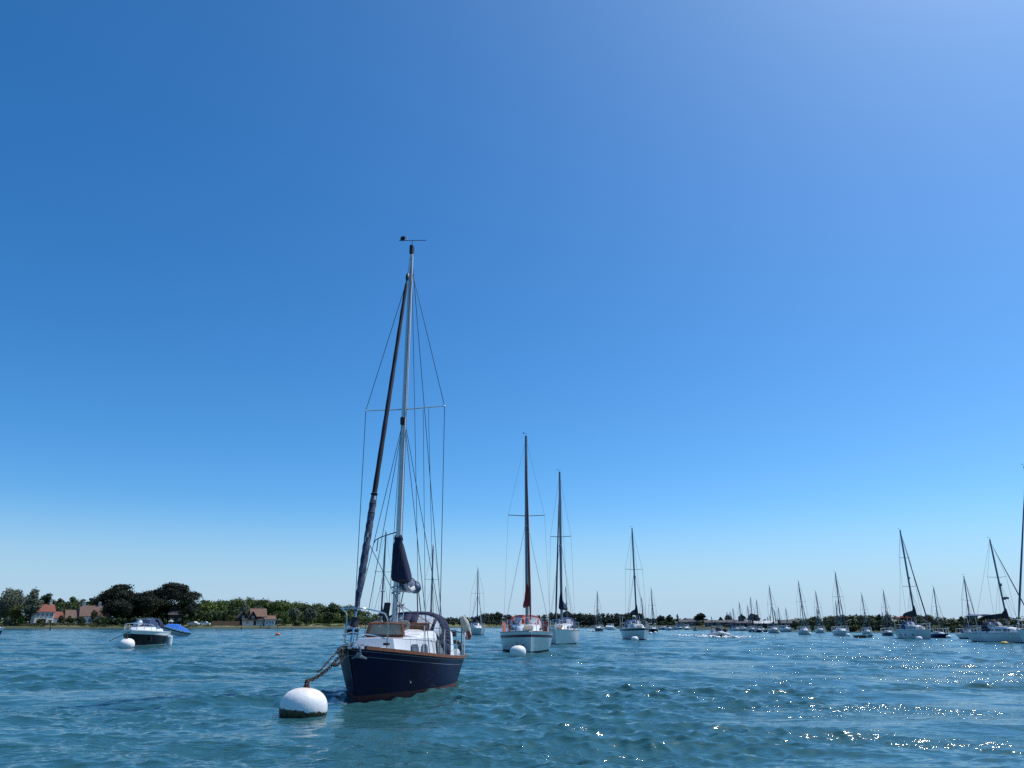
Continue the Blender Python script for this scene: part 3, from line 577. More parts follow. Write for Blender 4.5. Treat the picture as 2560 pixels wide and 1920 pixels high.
def shelter():
    p = spot(426, 14); t = thing('garden_shelter', 'small pale garden shelter under the tallest pine, beside the blue covered dinghy', 'shelter', p)
    for x in (-.5, .5):
        for y in (-.4, .4): m = MB(); m.tube([(x,y,-.2),(x,y,1.3)], .05, 8); m.build('post', WALLW, t)
    m = MB(); m.loft([[(-.75,-.6,1.3),(.75,-.6,1.3),(.75,.6,1.3),(-.75,.6,1.3)], [(-.1,-.05,1.95),(.1,-.05,1.95),(.1,.05,1.95),(-.1,.05,1.95)]]); m.build('roof', WALLW, t, smooth=False)
    m = MB(); m.box((0,0,.35), (.9,.5,.08), bev=.02); m.build('bench', WALLW, t)
shelter()
def post(px, ytop, ybot, r, m, label, dx=0):
    a = onz(px, ybot); top = atY(px+dx, ytop, a.y); t = thing('marker_post', label, 'post', a, 0, 'posts standing in the shallows'); h = top.z; lx = top.x-a.x
    b = MB(); b.tube([(0,0,-1), (lx*.25,0,h*.25), (lx,0,h)], [r, r, r*.6], 8); b.build('pole', m, t)
    b = MB(); b.tube([(-.02*lx,0,-.6), (lx*.16,0,h*.2)], [r*1.9, r*1.7], 8); b.build('collar', DARKBOOT, t)
post(125, 1553, 1576, .08, WALLDK, 'dark leaning post in the water before the red roofed house', 3)
post(603, 1546, 1576, .07, WALLDK, 'dark tall post in the water before the fence and timber house', 2)
post(451, 1560, 1574, .16, mat('pale_green_paint', (.45,.55,.52), .6), 'short pale green post right of the blue covered dinghy')
def landing():
    p = spot(676, 3); t = thing('landing_stage', 'small dark wooden landing stage below the white sun room', 'jetty', p, .05)
    m = MB()
    for i in range(16): m.box((-3.2+i*.42, -1.2, .8), (.38, 1.6, .07))
    m.build('decking', WALLDK, t, smooth=False)
    for x in (-3, 0, 3): m = MB(); m.tube([(x,-1.9,-1.5),(x,-1.9,1.05)], .1, 8); m.build('pile', WALLDK, t)
landing()

# ---------------------------------------------------------------- boats: shared builders (bow along +x, port +y, waterline z = 0)
class Hull:
    def __init__(s, L, B, fb, ohb=.8, ohs=.4, pd=2.3, pw=1.35, tm=.56, trd=.62, trw=.3, bwl=.86, sheer=None, rev=0):
        s.L, s.B, s.fb, s.ohb, s.ohs, s.pd, s.pw, s.tm, s.trd, s.trw, s.bwl, s.rev = L, B, fb, ohb, ohs, pd, pw, tm, trd, trw, bwl, rev
    def sh(s, t):
        a, m, c = s.fb; return a*(1-t)*(1-2*t)+4*m*t*(1-t)+c*t*(2*t-1)
    def k(s, t, z): return z/s.sh(t)
    def half(s, t, z):
        k = max(0, min(1, s.k(t, z))); p = s.pw+(s.pd-s.pw)*k; tr = s.trw+(s.trd-s.trw)*k**.7
        f = 1-(1-t/s.tm)**p if t < s.tm else 1-(1-tr)*((t-s.tm)/(1-s.tm))**2
        w = s.B/2*(s.bwl+(1-s.bwl)*k**.55)*f
        if z < 0: w *= max(.2, 1+z*1.1)
        return max(w, .012)
    def x(s, t, z):
        k = max(-.4, min(1, s.k(t, z))); kk = abs(k)**.85*(1 if k > 0 else -1)
        xb = s.L/2-s.ohb*(1-kk); xs = -s.L/2+s.ohs*(1-kk) - s.rev*(1-k)
        return xb+(xs-xb)*t
    def pt(s, t, z, side, off=0): return Vector((s.x(t, z), side*(s.half(t, z)+off), z))
    def tx(s, xx): return max(0., min(1., (s.L/2-xx)/s.L))
    def ydeck(s, xx): t = s.tx(xx); return s.half(t, s.sh(t))
    def zdeck(s, xx): return s.sh(s.tx(xx))
    def mesh(s, rows, n=26):
        """rows: (('top',d)|('abs',z)|('mix',f), material below)"""
        m = MB(); ts = [(i/n)**1.25 for i in range(n+1)]; R = len(rows)
        def zz(t, r):
            kd, v = r; h = s.sh(t); return h-v if kd == 'top' else v if kd == 'abs' else .10+(h-.10)*v
        for side in (1, -1):
            vs = [s.pt(t, zz(t, r[0]), side) for t in ts for r in rows]; fs, ms = [], []
            for i in range(n):
                for j in range(R-1):
                    q = (i*R+j, (i+1)*R+j, (i+1)*R+j+1, i*R+j+1); fs.append(q if side > 0 else q[::-1]); ms.append(rows[j][1])
            m.add(vs, fs, ms)
        for j in range(R-1):                                # transom and stem
            for t, fl in ((1.0, 0), (0.0, 1)):
                a, b = zz(t, rows[j][0]), zz(t, rows[j+1][0]); q = [s.pt(t, a, 1), s.pt(t, a, -1), s.pt(t, b, -1), s.pt(t, b, 1)]
                m.add(q if not fl else q[::-1], [(0,1,2,3)], rows[j][1])
        return m
    def deck(s, drop=.03, camber=.05, n=18, inset=.015):
        m = MB(); secs = []
        for i in range(n+1):
            t = .004+.994*i/n; z = s.sh(t)-drop; w = s.half(t, s.sh(t)-drop)-inset; x = s.x(t, z)
            secs.append([(x, w*q, z+camber*(1-q*q)) for q in (-1,-.6,-.2,.2,.6,1)])
        m.loft(secs, closed=False, caps=False); return m
    def rail(s, w, h, t0, t1, dz=0, n=26, side=(1,-1), out=0.0):
        m = MB()
        for sd in side:
            secs = []
            for i in range(n+1):
                t = t0+(t1-t0)*i/n; z = s.sh(t)+dz; x = s.x(t, s.sh(t)); y = s.half(t, s.sh(t))+out
                secs.append([(x, sd*(y+dy), z+dzz) for dy, dzz in ((-w*.6,0),(w*.4,0),(w*.4,h),(-w*.6,h))])
            m.loft(secs)
        return m
def cabin(m, secs, camber=.05, mi=0, edge=.06):
    """secs: (x, half width foot, half width top, z foot, z top)"""
    out = []
    for x, wb, wt, z0, z1 in secs:
        e = min(edge, (z1-z0)*.4)
        out.append([(x,-wb,z0), (x,-wt-e*.15,z1-e), (x,-wt+e*.6,z1), (x,-wt*.5,z1+camber*.75), (x,0,z1+camber), (x,wt*.5,z1+camber*.75), (x,wt-e*.6,z1), (x,wt+e*.15,z1-e), (x,wb,z0)])
    m.loft(out, mi=mi)
def side_window(parent, x, y, z, w, h, side, tilt=.12, rad=.35, m=None, frame=None, yaw=0.0):
    ax = Vector((math.cos(yaw), math.sin(yaw)*side, 0)); ay = Vector((0, -side*tilt, 1))
    b = MB(); b.plate((x, side*y, z), ax, ay, w, h, .014, rad); o = b.build('window', m or GLASS, parent)
    if frame:
        f = MB(); f.plate((x, side*(y-.006), z-.002), ax, ay, w+.05, h+.05, .012, rad); f.build('frame', frame, o)
    return o
def sprayhood(parent, x0, x1, x2, w, zb, zt, zside, cloth, vin, name='sprayhood', nw=2, frame=True, zaft=None):
    """x0 front foot, x1 top of the screen, x2 aft hoop; arch of half width w from zside up to zt"""
    N = 40; c, wnd = MB(), [MB() for _ in range(nw+2)]
    def arch(x, hw, zlow, ztop, a):
        ca, sa = math.cos(a), math.sin(a); e = .55
        return Vector((x, hw*math.copysign(abs(ca)**e, ca), zlow+(ztop-zlow)*abs(sa)**e))
    def P(a, v):
        f = arch(x0-.35*abs(math.cos(a))**3*(x0-x1)*1.4, w*.93, zside+.05, zb, a); g = arch(x1, w, zside+.02, zt, a); return f.lerp(g, v)
    vs = [0, .14, .90, 1.0]; A = [math.pi*i/N for i in range(N+1)]
    for i in range(N):
        for j in range(3):
            q = [P(A[i], vs[j]), P(A[i+1], vs[j]), P(A[i+1], vs[j+1]), P(A[i], vs[j+1])]; k = (i+.5)/N
            seg = -1
            if j == 1 and .05 < k < .95:
                u = (k-.05)/.9*(nw+2); fr = u-int(u)
                if .06 < fr < .94 : seg = int(u)
            (wnd[seg] if seg >= 0 else c).add(q, [(0,1,2,3)])
    for i in range(N):
        h = [arch(x1, w, zside+.02, zt, A[i]), arch(x1, w, zside+.02, zt, A[i+1])]
        zm = zside if zaft is None else zaft+.02; mid = [arch((x1+x2)/2, w*1.02, zm, zt+.02, A[i]), arch((x1+x2)/2, w*1.02, zm, zt+.02, A[i+1])]
        za = zside-.03 if zaft is None else zaft; aft = [arch(x2, w*1.03, za, zt-.01, A[i]), arch(x2, w*1.03, za, zt-.01, A[i+1])]
        c.add([h[0], h[1], mid[1], mid[0]], [(0,1,2,3)]); c.add([mid[0], mid[1], aft[1], aft[0]], [(0,1,2,3)])
    o = c.build(name, cloth, parent)
    sol = o.modifiers.new('thickness', 'SOLIDIFY'); sol.thickness = .012
    for q in wnd:
        if q.f: q.build('window', vin, o)
    if frame:
        f = MB(); f.tube([arch(x2, w*1.0, zside-.05, zt-.03, a) for a in A], .014, 6); f.build('hoop', STEEL, o)
    return o
def rod(name, pts, r, m, parent, n=6): b = MB(); b.tube(pts, r, n); return b.build(name, m, parent)
def wires(name, segs, r, m, parent):
    b = MB()
    for s_ in segs: b.tube(s_, r, 5)
    return b.build(name, m, parent)
def wind_vane(parent, base, k=1.0):
    b = MB(); x, y, z = base
    b.tube([(x,y,z),(x,y,z+.22*k)], .008*k, 6); b.tube([(x+.04,y-.28*k,z+.22*k),(x,y+.24*k,z+.20*k)], .007*k, 6)
    b.box((x+.05, y-.24*k, z+.25*k), (.012, .12*k, .09*k)); b.lathe([(.0,-.03*k),(.04*k,0),(0,.03*k)], 8, (x, y-.17*k, z+.27*k))
    return b.build('wind_vane', BLACK, parent)
def yacht(name, label, mx, wy, top, psi, L, B=None, fb=None, hull=WHITE, boot=DARKBOOT, stripe=None, stz=(.10,.20), deckm=WHITE, hood=None, bim=None, cover=BLACKCLOTH, jib=None,   # psi: turn away from the line of sight
          lod=1, nspr=1, dodger=None, group='yachts on moorings', mastm=DARKALU, oh=.55, cat='sailboat', radar=False, mirror=False, covshape='boom', mastk=1.0, seed=0, Hk=None, windows=GLASS, coach=1.0, stay=True, blunt=.62):
    d0 = ray(mx, 1556); ps = math.radians(psi)-math.atan2(d0.x, d0.y); dv = Vector((math.sin(ps), -math.cos(ps), 0)); L = L or .70*atY(top[0], top[1], onz(mx, wy).y+2).z; B = B or (.33*L); fb = fb or (.115*L, .10*L, .095*L)
    mxl = .08*L; Yn = onz(mx, wy).y
    Ym = Yn+math.cos(ps)*(L/2-oh-mxl); d = d0; mp = Vector((d.x/d.y*Ym, Ym, 0)); C = mp-dv*mxl
    tp = atY(top[0], top[1], Ym); H = tp.z; zc = fb[1]
    roll = max(-.05, min(.05, -(tp.x-mp.x)/H/max(.3, math.cos(ps))))
    t = thing(name, label, cat, C, math.atan2(dv.y, dv.x), group, roll=roll)
    h = Hull(L, B, fb, ohb=oh, ohs=.25, trd=.7, trw=.42, pd=2.25, rev=-.1)
    rows = [(('top',0),0), (('top',.03),0)]
    if stripe: rows += [(('top',stz[0]),2), (('top',stz[1]),0)]
    rows += [(('mix',.62),0), (('mix',.3),0), (('abs',.10),1), (('abs',0),1), (('abs',-.4),1)]
    h.mesh(rows, 22 if lod > 1 else 14).build('hull', [hull, boot, stripe or hull], t)
    h.deck().build('deck', deckm, t); h.rail(.03, .035, .02, .99, n=14).build('toe_rail', TEAKLT if lod > 1 else deckm, t)
    zd = h.zdeck(.1*L); hc = .055*L*coach; w1 = B*.30
    m = MB(); cabin(m, [(.27*L, w1*.55, w1*.40, h.zdeck(.27*L)-.02, h.zdeck(.27*L)+.02), (.21*L, w1*.72, w1*.6, h.zdeck(.21*L)-.02, zd+hc*.72), (.06*L, w1*.98, w1*.84, zd-.04, zd+hc), (-.12*L, w1*1.04, w1*.9, h.zdeck(-.12*L)-.04, zd+hc*1.08), (-.135*L, w1*1.04, w1*.9, h.zdeck(-.12*L)-.04, zd+hc*.95)]); cr = m.build('coachroof', WHITE, t)
    ws = [(.13*L,.62,.085*L),(.02*L,.72,.085*L),(-.075*L,.76,.07*L)] if lod > 1 else [(.08*L,.7,.14*L),(-.06*L,.76,.10*L)]
    for sd in (1, -1):
        for x, q, ww in ws: side_window(t, x, w1*(.93 if x < .1*L else .80)+.012, zd+hc*.52, ww, hc*.42, sd, m=windows, yaw=(-.10 if x > .1*L else 0))
    if lod > 1:
        m = MB(); m.plate((.245*L, 0, h.zdeck(.24*L)+hc*.62), (1,0,-.35), (0,1,0), .5, .5, .05, .2); m.build('hatch', SMOKED, t)
        m = MB()
        for sd in (1,-1): m.tube([(.08*L,sd*w1*.55,zd+hc+.06),(.05*L,sd*w1*.55,zd+hc+.11),(-.08*L,sd*w1*.6,zd+hc+.11),(-.1*L,sd*w1*.6,zd+hc+.07)], .018, 6)
        m.build('grab_rail', TEAKLT, t)
    # mast, boom, rigging
    mr = .0078*H*mastk; zb = zd+hc*.9; mt = (mxl, 0, H)
    mo = MB(); mo.tube([(mxl,0,zb-.1),(mxl,0,H*.8),(mxl,0,H)], [mr, mr, mr*.75], 10, ry=1.25); mast = mo.build('mast', mastm, t)
    sp = [.56] if nspr == 1 else [.40, .70]; tips = []
    for f in sp:
        z = zb+(H-zb)*f; q = B*.36*(1 if f < .6 else .8)
        for sd in (1,-1): rod('spreader', [(mxl,0,z),(mxl-.12,sd*q,z+.06)], mr*.26, mastm, mast)
        tips.append((mxl-.12, q, z+.06))
    if lod > 0 and not mirror: wind_vane(mast, (mxl, 0, H), (.65 if lod > 1 else .7))
    wr = max(.0045, Ym*.000125); seg = []
    for sd in (1,-1):
        ch = (mxl-.15, sd*h.ydeck(mxl)*.93, h.zdeck(mxl)); pts = [ch]+[(x, sd*y, z) for x, y, z in tips]+[(mxl, 0, H*.985)]
        seg += [[pts[i], pts[i+1]] for i in range(len(pts)-1)]
        lz = zb+(H-zb)*sp[0]*.97; seg += [[(mxl-.45, ch[1], ch[2]), (mxl, 0, lz)], [(mxl+.35, ch[1]*.97, ch[2]), (mxl, 0, lz)]]
    seg.append([(-L/2+.15, 0, h.zdeck(-L/2)), (mxl, 0, H)]); foot = Vector((L/2-.12, 0, fb[0]+.05)); hd = Vector((mxl+.05, 0, H*.96))
    if not jib: seg.append([foot, hd])
    wires('standing_rigging', seg, wr, WIRE, t)
    if jib:
        a, e = foot.lerp(hd, .05), foot.lerp(hd, .93); r = .0043*H*mastk
        m = MB(); m.tube([a, a.lerp(e, .12), a.lerp(e, .45), a.lerp(e, .8), e], [r*.8, r*1.3, r*1.15, r*.85, r*.4], 10, mfun=lambda i, k: 0 if k % 5 else 1); m.build('furled_jib', [jib, SAILWHITE], t)
        m = MB(); m.tube([foot, a], wr*1.5, 6); m.lathe([(.02,0),(.07,.02),(.07,.10),(.02,.12)], 10, foot.lerp(a, .5)); m.tube([e, hd], wr*1.2, 6); m.build('forestay', STEEL, t)
    zbm = zb+.095*H*1.0; bl = .36*L; be = (mxl-bl, 0, zbm+.02)
    bo = MB(); bo.tube([(mxl-mr,0,zbm), be], mr*.85, 8); boom = bo.build('boom', mastm, t)
    if cover:
        m = MB(); secs = []; K = 12
        for i in range(11):
            k = i/10; x = mxl+mr*2.2-(bl+mr*2.2)*k; up = .046*H*max(0, 1-k*5.5)**.8+.035*H*(1-k)**.6+.012*H; wy_ = (.013*H)*(1-.55*k)+.02; dn = .012*H
            secs.append([(x, wy_*math.cos(2*math.pi*q/K)*(1-.35*max(0, math.sin(2*math.pi*q/K))), zbm+(up if math.sin(2*math.pi*q/K) > 0 else dn)*math.sin(2*math.pi*q/K)) for q in range(K)])
        m.loft(secs); m.build('sail_cover', cover, boom)
    if radar: m = MB(); m.lathe([(.02,-.1),(.26,-.08),(.28,0),(.24,.09),(.02,.12)], 14, (mxl+.38, 0, H*.42)); m.tube([(mxl,0,H*.42-.12),(mxl+.4,0,H*.42-.1)], .04, 6); m.build('radar', PALEROOF if radar == 1 else WALLGR, mast)
    if radar or lod > 1: m = MB(); m.lathe([(.03,-.13),(.10,-.1),(.10,.1),(.03,.13)], 10, (mxl+mr+.09, 0, H*.55)); m.build('radar_reflector', DARKALU, mast)
    if hood: sprayhood(t, -.07*L, -.125*L, -.21*L, w1*1.05, zd+hc*1.0, zd+hc+.062*L, zd+hc*.25, hood, VINYL, nw=2, frame=lod > 1)
    if bim:
        m = MB(); zt = zd+hc+.125*L; q = w1*1.25
        m.loft([[(x, q*math.cos(a), zt-.10+.16*math.sin(a)+dz) for a in [math.pi*i/8 for i in range(9)]] for x, dz in ((-.22*L,-.06),(-.26*L,0),(-.40*L,0),(-.44*L,-.06))], closed=False, caps=False); o = m.build('bimini', bim, t); o.modifiers.new('thickness', 'SOLIDIFY').thickness = .02
        m = MB()
        for sd in (1,-1):
            for x in (-.26*L, -.40*L): m.tube([(x*.98+.0, sd*q*.98, h.zdeck(-.33*L)), (x, sd*q*.97, zt-.1)], .016, 6)
        m.build('frame', STEEL, o)
    # pulpit, guard rails, pushpit
    pr = max(.013, Ym*.00018); zr = .62; yb = lambda x: h.ydeck(x)*.92
    xs = [.36*L, .2*L, .02*L, -.16*L, -.34*L]; m = MB()
    for sd in (1,-1):
        for x in xs: m.tube([(x, sd*yb(x), h.zdeck(x)), (x, sd*yb(x), h.zdeck(x)+zr)], pr, 6)
        for f in ((1.0, .55) if lod > 1 else (1.0,)): m.tube([(x, sd*yb(x), h.zdeck(x)+zr*f) for x in xs], wr*1.1, 5)
    m.build('guardrail', STEEL, t)
    m = MB(); xp = .36*L; m.tube([(xp, yb(xp), h.zdeck(xp)+zr), (.44*L, yb(.44*L), fb[0]+zr+.02), (L/2-.02, .12, fb[0]+zr+.04), (L/2-.02, -.12, fb[0]+zr+.04), (.44*L, -yb(.44*L), fb[0]+zr+.02), (xp, -yb(xp), h.zdeck(xp)+zr)], pr*1.15, 7)
    for sd in (1,-1): m.tube([(.44*L, sd*yb(.44*L), fb[0]-.02), (.44*L, sd*yb(.44*L), fb[0]+zr)], pr*1.15, 6)
    m.build('pulpit', STEEL, t)
    xq = -.44*L; m = MB(); m.tube([(-.34*L, yb(-.34*L), h.zdeck(xq)+zr), (xq, yb(xq), h.zdeck(xq)+zr), (-L/2+.08, yb(xq)*.7, h.zdeck(xq)+zr), (-L/2+.08, -yb(xq)*.7, h.zdeck(xq)+zr), (xq, -yb(xq), h.zdeck(xq)+zr), (-.34*L, -yb(-.34*L), h.zdeck(xq)+zr)], pr*1.1, 6)
    for sd in (1,-1): m.tube([(xq, sd*yb(xq), h.zdeck(xq)-.02), (xq, sd*yb(xq), h.zdeck(xq)+zr)], pr*1.1, 6)
    m.build('pushpit', STEEL, t)
    m = MB(); cabin(m, [(-.15*L, B*.36, B*.34, h.zdeck(-.15*L)-.05, h.zdeck(-.2*L)+.2), (-.42*L, B*.32, B*.30, h.zdeck(-.42*L)-.05, h.zdeck(-.42*L)+.13)], camber=0); m.build('cockpit_coaming', WHITE, t)
    if dodger:
        for sd, mm in ((1, dodger[0]), (-1, dodger[1])):
            m = MB(); xs2 = [-.22*L-.22*L*i/6 for i in range(7)]
            m.loft([[(x, sd*(yb(x)+.01+.012*math.sin(i*2.1)), h.zdeck(x)+.06), (x, sd*(yb(x)+.03), h.zdeck(x)+zr*1.0), (x, sd*(yb(x)+.018), h.zdeck(x)+zr), (x, sd*(yb(x)-.004), h.zdeck(x)+.06)] for i, x in enumerate(xs2)])
            m.build('dodger', mm, t)
    return t, h
def buoy(px, wy, wpx, label, m=None, name='mooring_buoy', group='mooring buoys', flat=.78, foul=True, tilt=0.0, sink=.2, cat='buoy'):
    p = onz(px, wy); R = wpx/FPX*p.y*.96/2; p = p+Vector((0, R*.6, 0)); t = thing(name, label, cat, p, TSEED[0]*.7, group); TSEED[0] += 1
    T = Matrix.Rotation(tilt, 3, 'X'); pr = [(0.001*R, -R*.9)]
    for i in range(1, 15): a = -math.pi/2+math.pi*i/15; pr.append((R*abs(math.cos(a))**.8, R*flat*math.copysign(abs(math.sin(a))**.9, math.sin(a))))
    pr.append((.001*R, R*flat)); c = (0, 0, R*flat*(1-2*sink))
    b = MB(); b.lathe(pr, 22, c, mfun=(lambda i, k: 1 if i < 6 else 0) if foul else (lambda i, k: 0), tilt=T); b.build('float', [m or BUOYWHITE, FOUL], t)
    top = Vector(c)+T@Vector((0, 0, R*flat)); b = MB(); b.tube([top-Vector((0,0,.05)), top+Vector((0,0,R*.14))], R*.09, 8); b.torus(top+Vector((0,0,R*.24)), R*.13, R*.045, (1,.3,0), 12, 6); b.build('ring', RUST, t)
    return t

# ---------------------------------------------------------------- the navy yacht in the foreground
def navy_yacht():
    bow, st = Vector((-2.945, 14.2, 0)), Vector((-1.9, 21.2, 0)); dv = (bow-st).normalized(); L = (bow-st).length
    t = thing('sailing_yacht', 'navy blue yacht with teak rail and navy sprayhood, moored by the big white buoy', 'sailboat', (bow+st)/2+Vector((0,0,-.03)), math.atan2(dv.y, dv.x), 'yachts on moorings')
    h = Hull(L, 2.14, (.99,.69,.60), ohb=.68, ohs=.85, pd=2.5, pw=1.75, tm=.55, trd=.60, trw=.34, bwl=.98)
    rows = [(('top',0),0),(('top',.035),2),(('top',.043),0),(('top',.135),2),(('top',.142),0),(('mix',.7),0),(('mix',.5),0),(('mix',.3),0),(('abs',.13),1),(('abs',.06),1),(('abs',0),1),(('abs',-.2),1),(('abs',-.5),1)]
    h.mesh(rows, 40).build('hull', [NAVY, REDBOOT, mat('cream_line', (.24,.23,.24), .5)], t)
    h.deck(n=30).build('deck', GREYDECK, t)
    h.rail(.055, .06, .045, .995, n=40, dz=-.005, out=.012).build('toe_rail', TEAK, t)
    # trunk cabin with a sloping front, then the raised doghouse
    zd = h.zdeck; W = lambda x: float(np.interp(x, [-1.9,-.5,.5,1.2,1.7,2.1,2.4], [.75,.73,.65,.56,.47,.40,.34]))
    m = MB(); cabin(m, [(2.16, .50, .47, zd(2.1)-.03, zd(2.1)+.0), (2.04, .47, .375, zd(2)-.03, 1.115)]+[(x, W(x), W(x)*.93, zd(x)-.03, 1.12) for x in (1.6,1.1,.6,.1,-.3)], camber=.015, edge=.015); m.build('coachroof', mat('cabin_white', (.66,.69,.72), .4, vary=.05), t, angle=22)
    m = MB(); cabin(m, [(.62, .52, .47, 1.10, 1.125), (.38, .60, .49, 1.09, 1.20), (.05, .66, .54, 1.06, 1.235)]+[(x, W(x)+.012, W(x)*.90, zd(x)-.03, 1.245) for x in (-.12,-.7,-1.3,-1.85)], camber=.05); m.build('doghouse', WHITE, t)
    for sd in (1, -1):
        for x0, x1, z, hh, r in ((1.27,.93,.895,.15,.38), (.76,.42,.885,.15,.38)):
            xm = (x0+x1)/2; side_window(t, xm, W(xm)*.965+.012, z, x0-x1, hh, sd, tilt=.16, rad=.42, m=GLASS, frame=mat('window_rubber', (.05,.05,.055), .6), yaw=-.17)
        for x0, x1, z, hh in ((-.24,-.64,.90,.29), (-.72,-1.18,.88,.28)):
            xm = (x0+x1)/2; side_window(t, xm, W(xm)*.965+.022, z, x0-x1, hh, sd, tilt=.14, rad=.30, m=GLASS, frame=MATS['window_rubber'], yaw=-.05)
        m = MB(); m.tube([(.0,sd*.46,1.27),(-.04,sd*.46,1.33),(-.5,sd*.47,1.34),(-.56,sd*.47,1.29)], .016, 6); m.build('grab_rail', TEAKLT, t)
    # companionway garage in teak under the sprayhood
    m = MB(); m.box((-.42, .10, 1.34), (.5, .78, .10), bev=.02); m.box((-.16,.10,1.355), (.05,.86,.15), bev=.01); m.build('hatch_garage', TEAK, t)
    # fore hatch, hinged up, teak frame round smoked acrylic
    hx, tl = 1.50, .22; ax, ay = Vector((0,1,0)), Vector((-math.sin(tl),0,math.cos(tl))); c0 = Vector((hx,0,1.15))
    fr = MB(); w2, hh = .37, .27; sp = [((-w2-.02,0),(-w2*.86,hh)), ((w2+.05,0),(w2*.95,hh))]
    for a, b in sp: fr.tube([c0+ax*a[0]+ay*a[1], c0+ax*b[0]+ay*b[1]], .035, 4, ry=.8)
    fr.tube([c0+ax*(-w2*.9)+ay*hh, c0+ax*(w2*1.0)+ay*hh], .035, 4, ry=.8); fr.tube([c0+ax*(-w2)+ay*.01, c0+ax*(w2+.04)+ay*.01], .03, 4)
    fh = fr.build('fore_hatch', TEAK, t, smooth=False)
    p = MB(); q = [c0+ax*(-w2*.92)+ay*.02, c0+ax*(w2*1.0)+ay*.02, c0+ax*(w2*.93)+ay*(hh-.02), c0+ax*(-w2*.82)+ay*(hh-.02)]; p.loft([q, [v+Vector((-.02,0,0)) for v in q]]); p.build('pane', SMOKED, fh, smooth=False)
    p = MB(); q = [c0+Vector((-.03,-w2*.98,0)), c0+Vector((-.30,-w2*.98,-.03)), c0+Vector((-.30,-w2*.80,-.03)), c0+Vector((-.03,-w2*.80,0))]; p.loft([q, [v+Vector((-.02,0,.20)) for v in q]]); p.build('hatch_cover', BLACKCLOTH, fh, smooth=False)
    # mast
    mx = .80; T = 10.35; rk = .08; M = lambda z: Vector((mx+rk*(z-1.1)/9.2, 0, z))
    m = MB(); m.tube([M(z) for z in (1.08, 4, 7.5, 9.6, T)], [.062,.062,.061,.054,.044], 16, ry=1.35); mast = m.build('mast', ALU, t)
    m = MB(); m.box(M(T+.06)+Vector((.0,0,.02)), (.17,.085,.26), bev=.02); m.build('mast_cap', BLACK, mast)
    m = MB(); a = M(T+.18); m.tube([a, a+Vector((0,0,.20))], .008, 6); m.tube([a+Vector((.03,-.34,.19)), a+Vector((.0,.36,.16))], .008, 6); m.box(a+Vector((.03,-.25,.24)), (.014,.11,.10)); m.lathe([(0,-.05),(.05,-.02),(.05,.02),(0,.05)], 10, a+Vector((.02,-.23,.27))); m.tube([a+Vector((.02,-.12,.19)), a+Vector((.02,-.16,.30))], .01, 6); m.build('wind_vane', BLACK, mast)
    m = MB(); m.lathe([(.02,-.10),(.05,-.09),(.055,.07),(.02,.10)], 10, M(5.93)+Vector((.115,0,0))); m.box(M(5.93)+Vector((.06,0,0)), (.07,.04,.06)); m.build('deck_light', BLACK, mast)
    zs = 6.24; sp_t = []
    for sd in (1,-1):
        e = M(zs)+Vector((-.03, sd*.965, .02+(.03 if sd > 0 else -.01))); sp_t.append(e); m = MB(); m.tube([M(zs), M(zs).lerp(e,.5), e], [.026,.022,.016], 8, ry=.6); m.lathe([(.0,-.03),(.026,0),(0,.03)], 8, e); m.build('spreader', ALU, mast)
    m = MB(); b0 = M(1.76); m.tube([b0+Vector((0,.06,0)), b0+Vector((0,.17,0))], [.055,.045], 12); m.tube([b0+Vector((0,.17,0)), b0+Vector((0,.19,0))], .06, 12); m.tube([b0+Vector((0,.19,.0)), b0+Vector((.09,.22,.06))], .012, 6); m.build('winch', STEEL, mast)
    m = MB(); b0 = M(3.36); m.tube([b0+Vector((.05,-.05,0)), b0+Vector((.1,-.36,-.10)), b0+Vector((.1,-.50,-.17)), b0+Vector((.1,-.53,-.24))], [.014,.014,.012,.012], 6); m.tube([b0+Vector((.1,-.44,-.14)), b0+Vector((.1,-.46,-.42))], .012, 6); m.build('mast_bracket', DARKALU, mast)
    m = MB(); m.torus(M(2.17), .085, .02, n=16, sx=1); m.torus(M(2.05), .08, .025, n=16); m.build('mast_band', STEEL, mast)
    # shrouds, each wire its own part
    for i, (sd, e) in enumerate(zip((1,-1), sp_t)):
        ch = Vector((.62, sd*h.ydeck(.62)*.94, zd(.62)+.03))
        rod('shroud', [ch, e, M(9.95)], .0085, WIRE, t, 6)
        rod('shroud', [Vector((1.15, sd*h.ydeck(1.15)*.93, zd(1.1)+.03)), M(6.05)], .0078, WIRE, t, 6)
        rod('shroud', [Vector((.02, sd*h.ydeck(0)*.94, zd(0)+.03)), M(6.05)], .0078, WIRE, t, 6)
    rod('backstay', [Vector((-3.45, .12, .66)), M(T)], .0085, WIRE, t, 6)
    rod('topping_lift', [Vector((-1.0, 0, 2.2)), M(T-.05)], .0065, DARKROPE, t, 6)
    for q in ((.18,.09,1.4,9.9), (.16,-.10,1.4,6.0), (.14,.14,1.5,T-.1)): rod('halyard', [M(q[2])+Vector((q[0],q[1],0)), M(q[3])+Vector((.09,q[1]*.3,0))], .006, DARKROPE, mast, 5)
    for q in (.28, .36): rod('flag_halyard', [Vector((.62, q*2.4, .78)), M(zs)+Vector((-.03, q*1.6, 0))], .0055, DARKROPE, t, 5)
    # furled genoa on the forestay
    f0, f1 = Vector((3.42, 0, 1.02)), M(T-.02)+Vector((.05,0,0)); fs = MB(); fs.tube([f0, f0.lerp(f1,.07)], .018, 8); fs.tube([f0.lerp(f1,.90), f1], .012, 8); fo = fs.build('forestay', STEEL, t)
    n, K = 90, 12; pts, rs = [], []
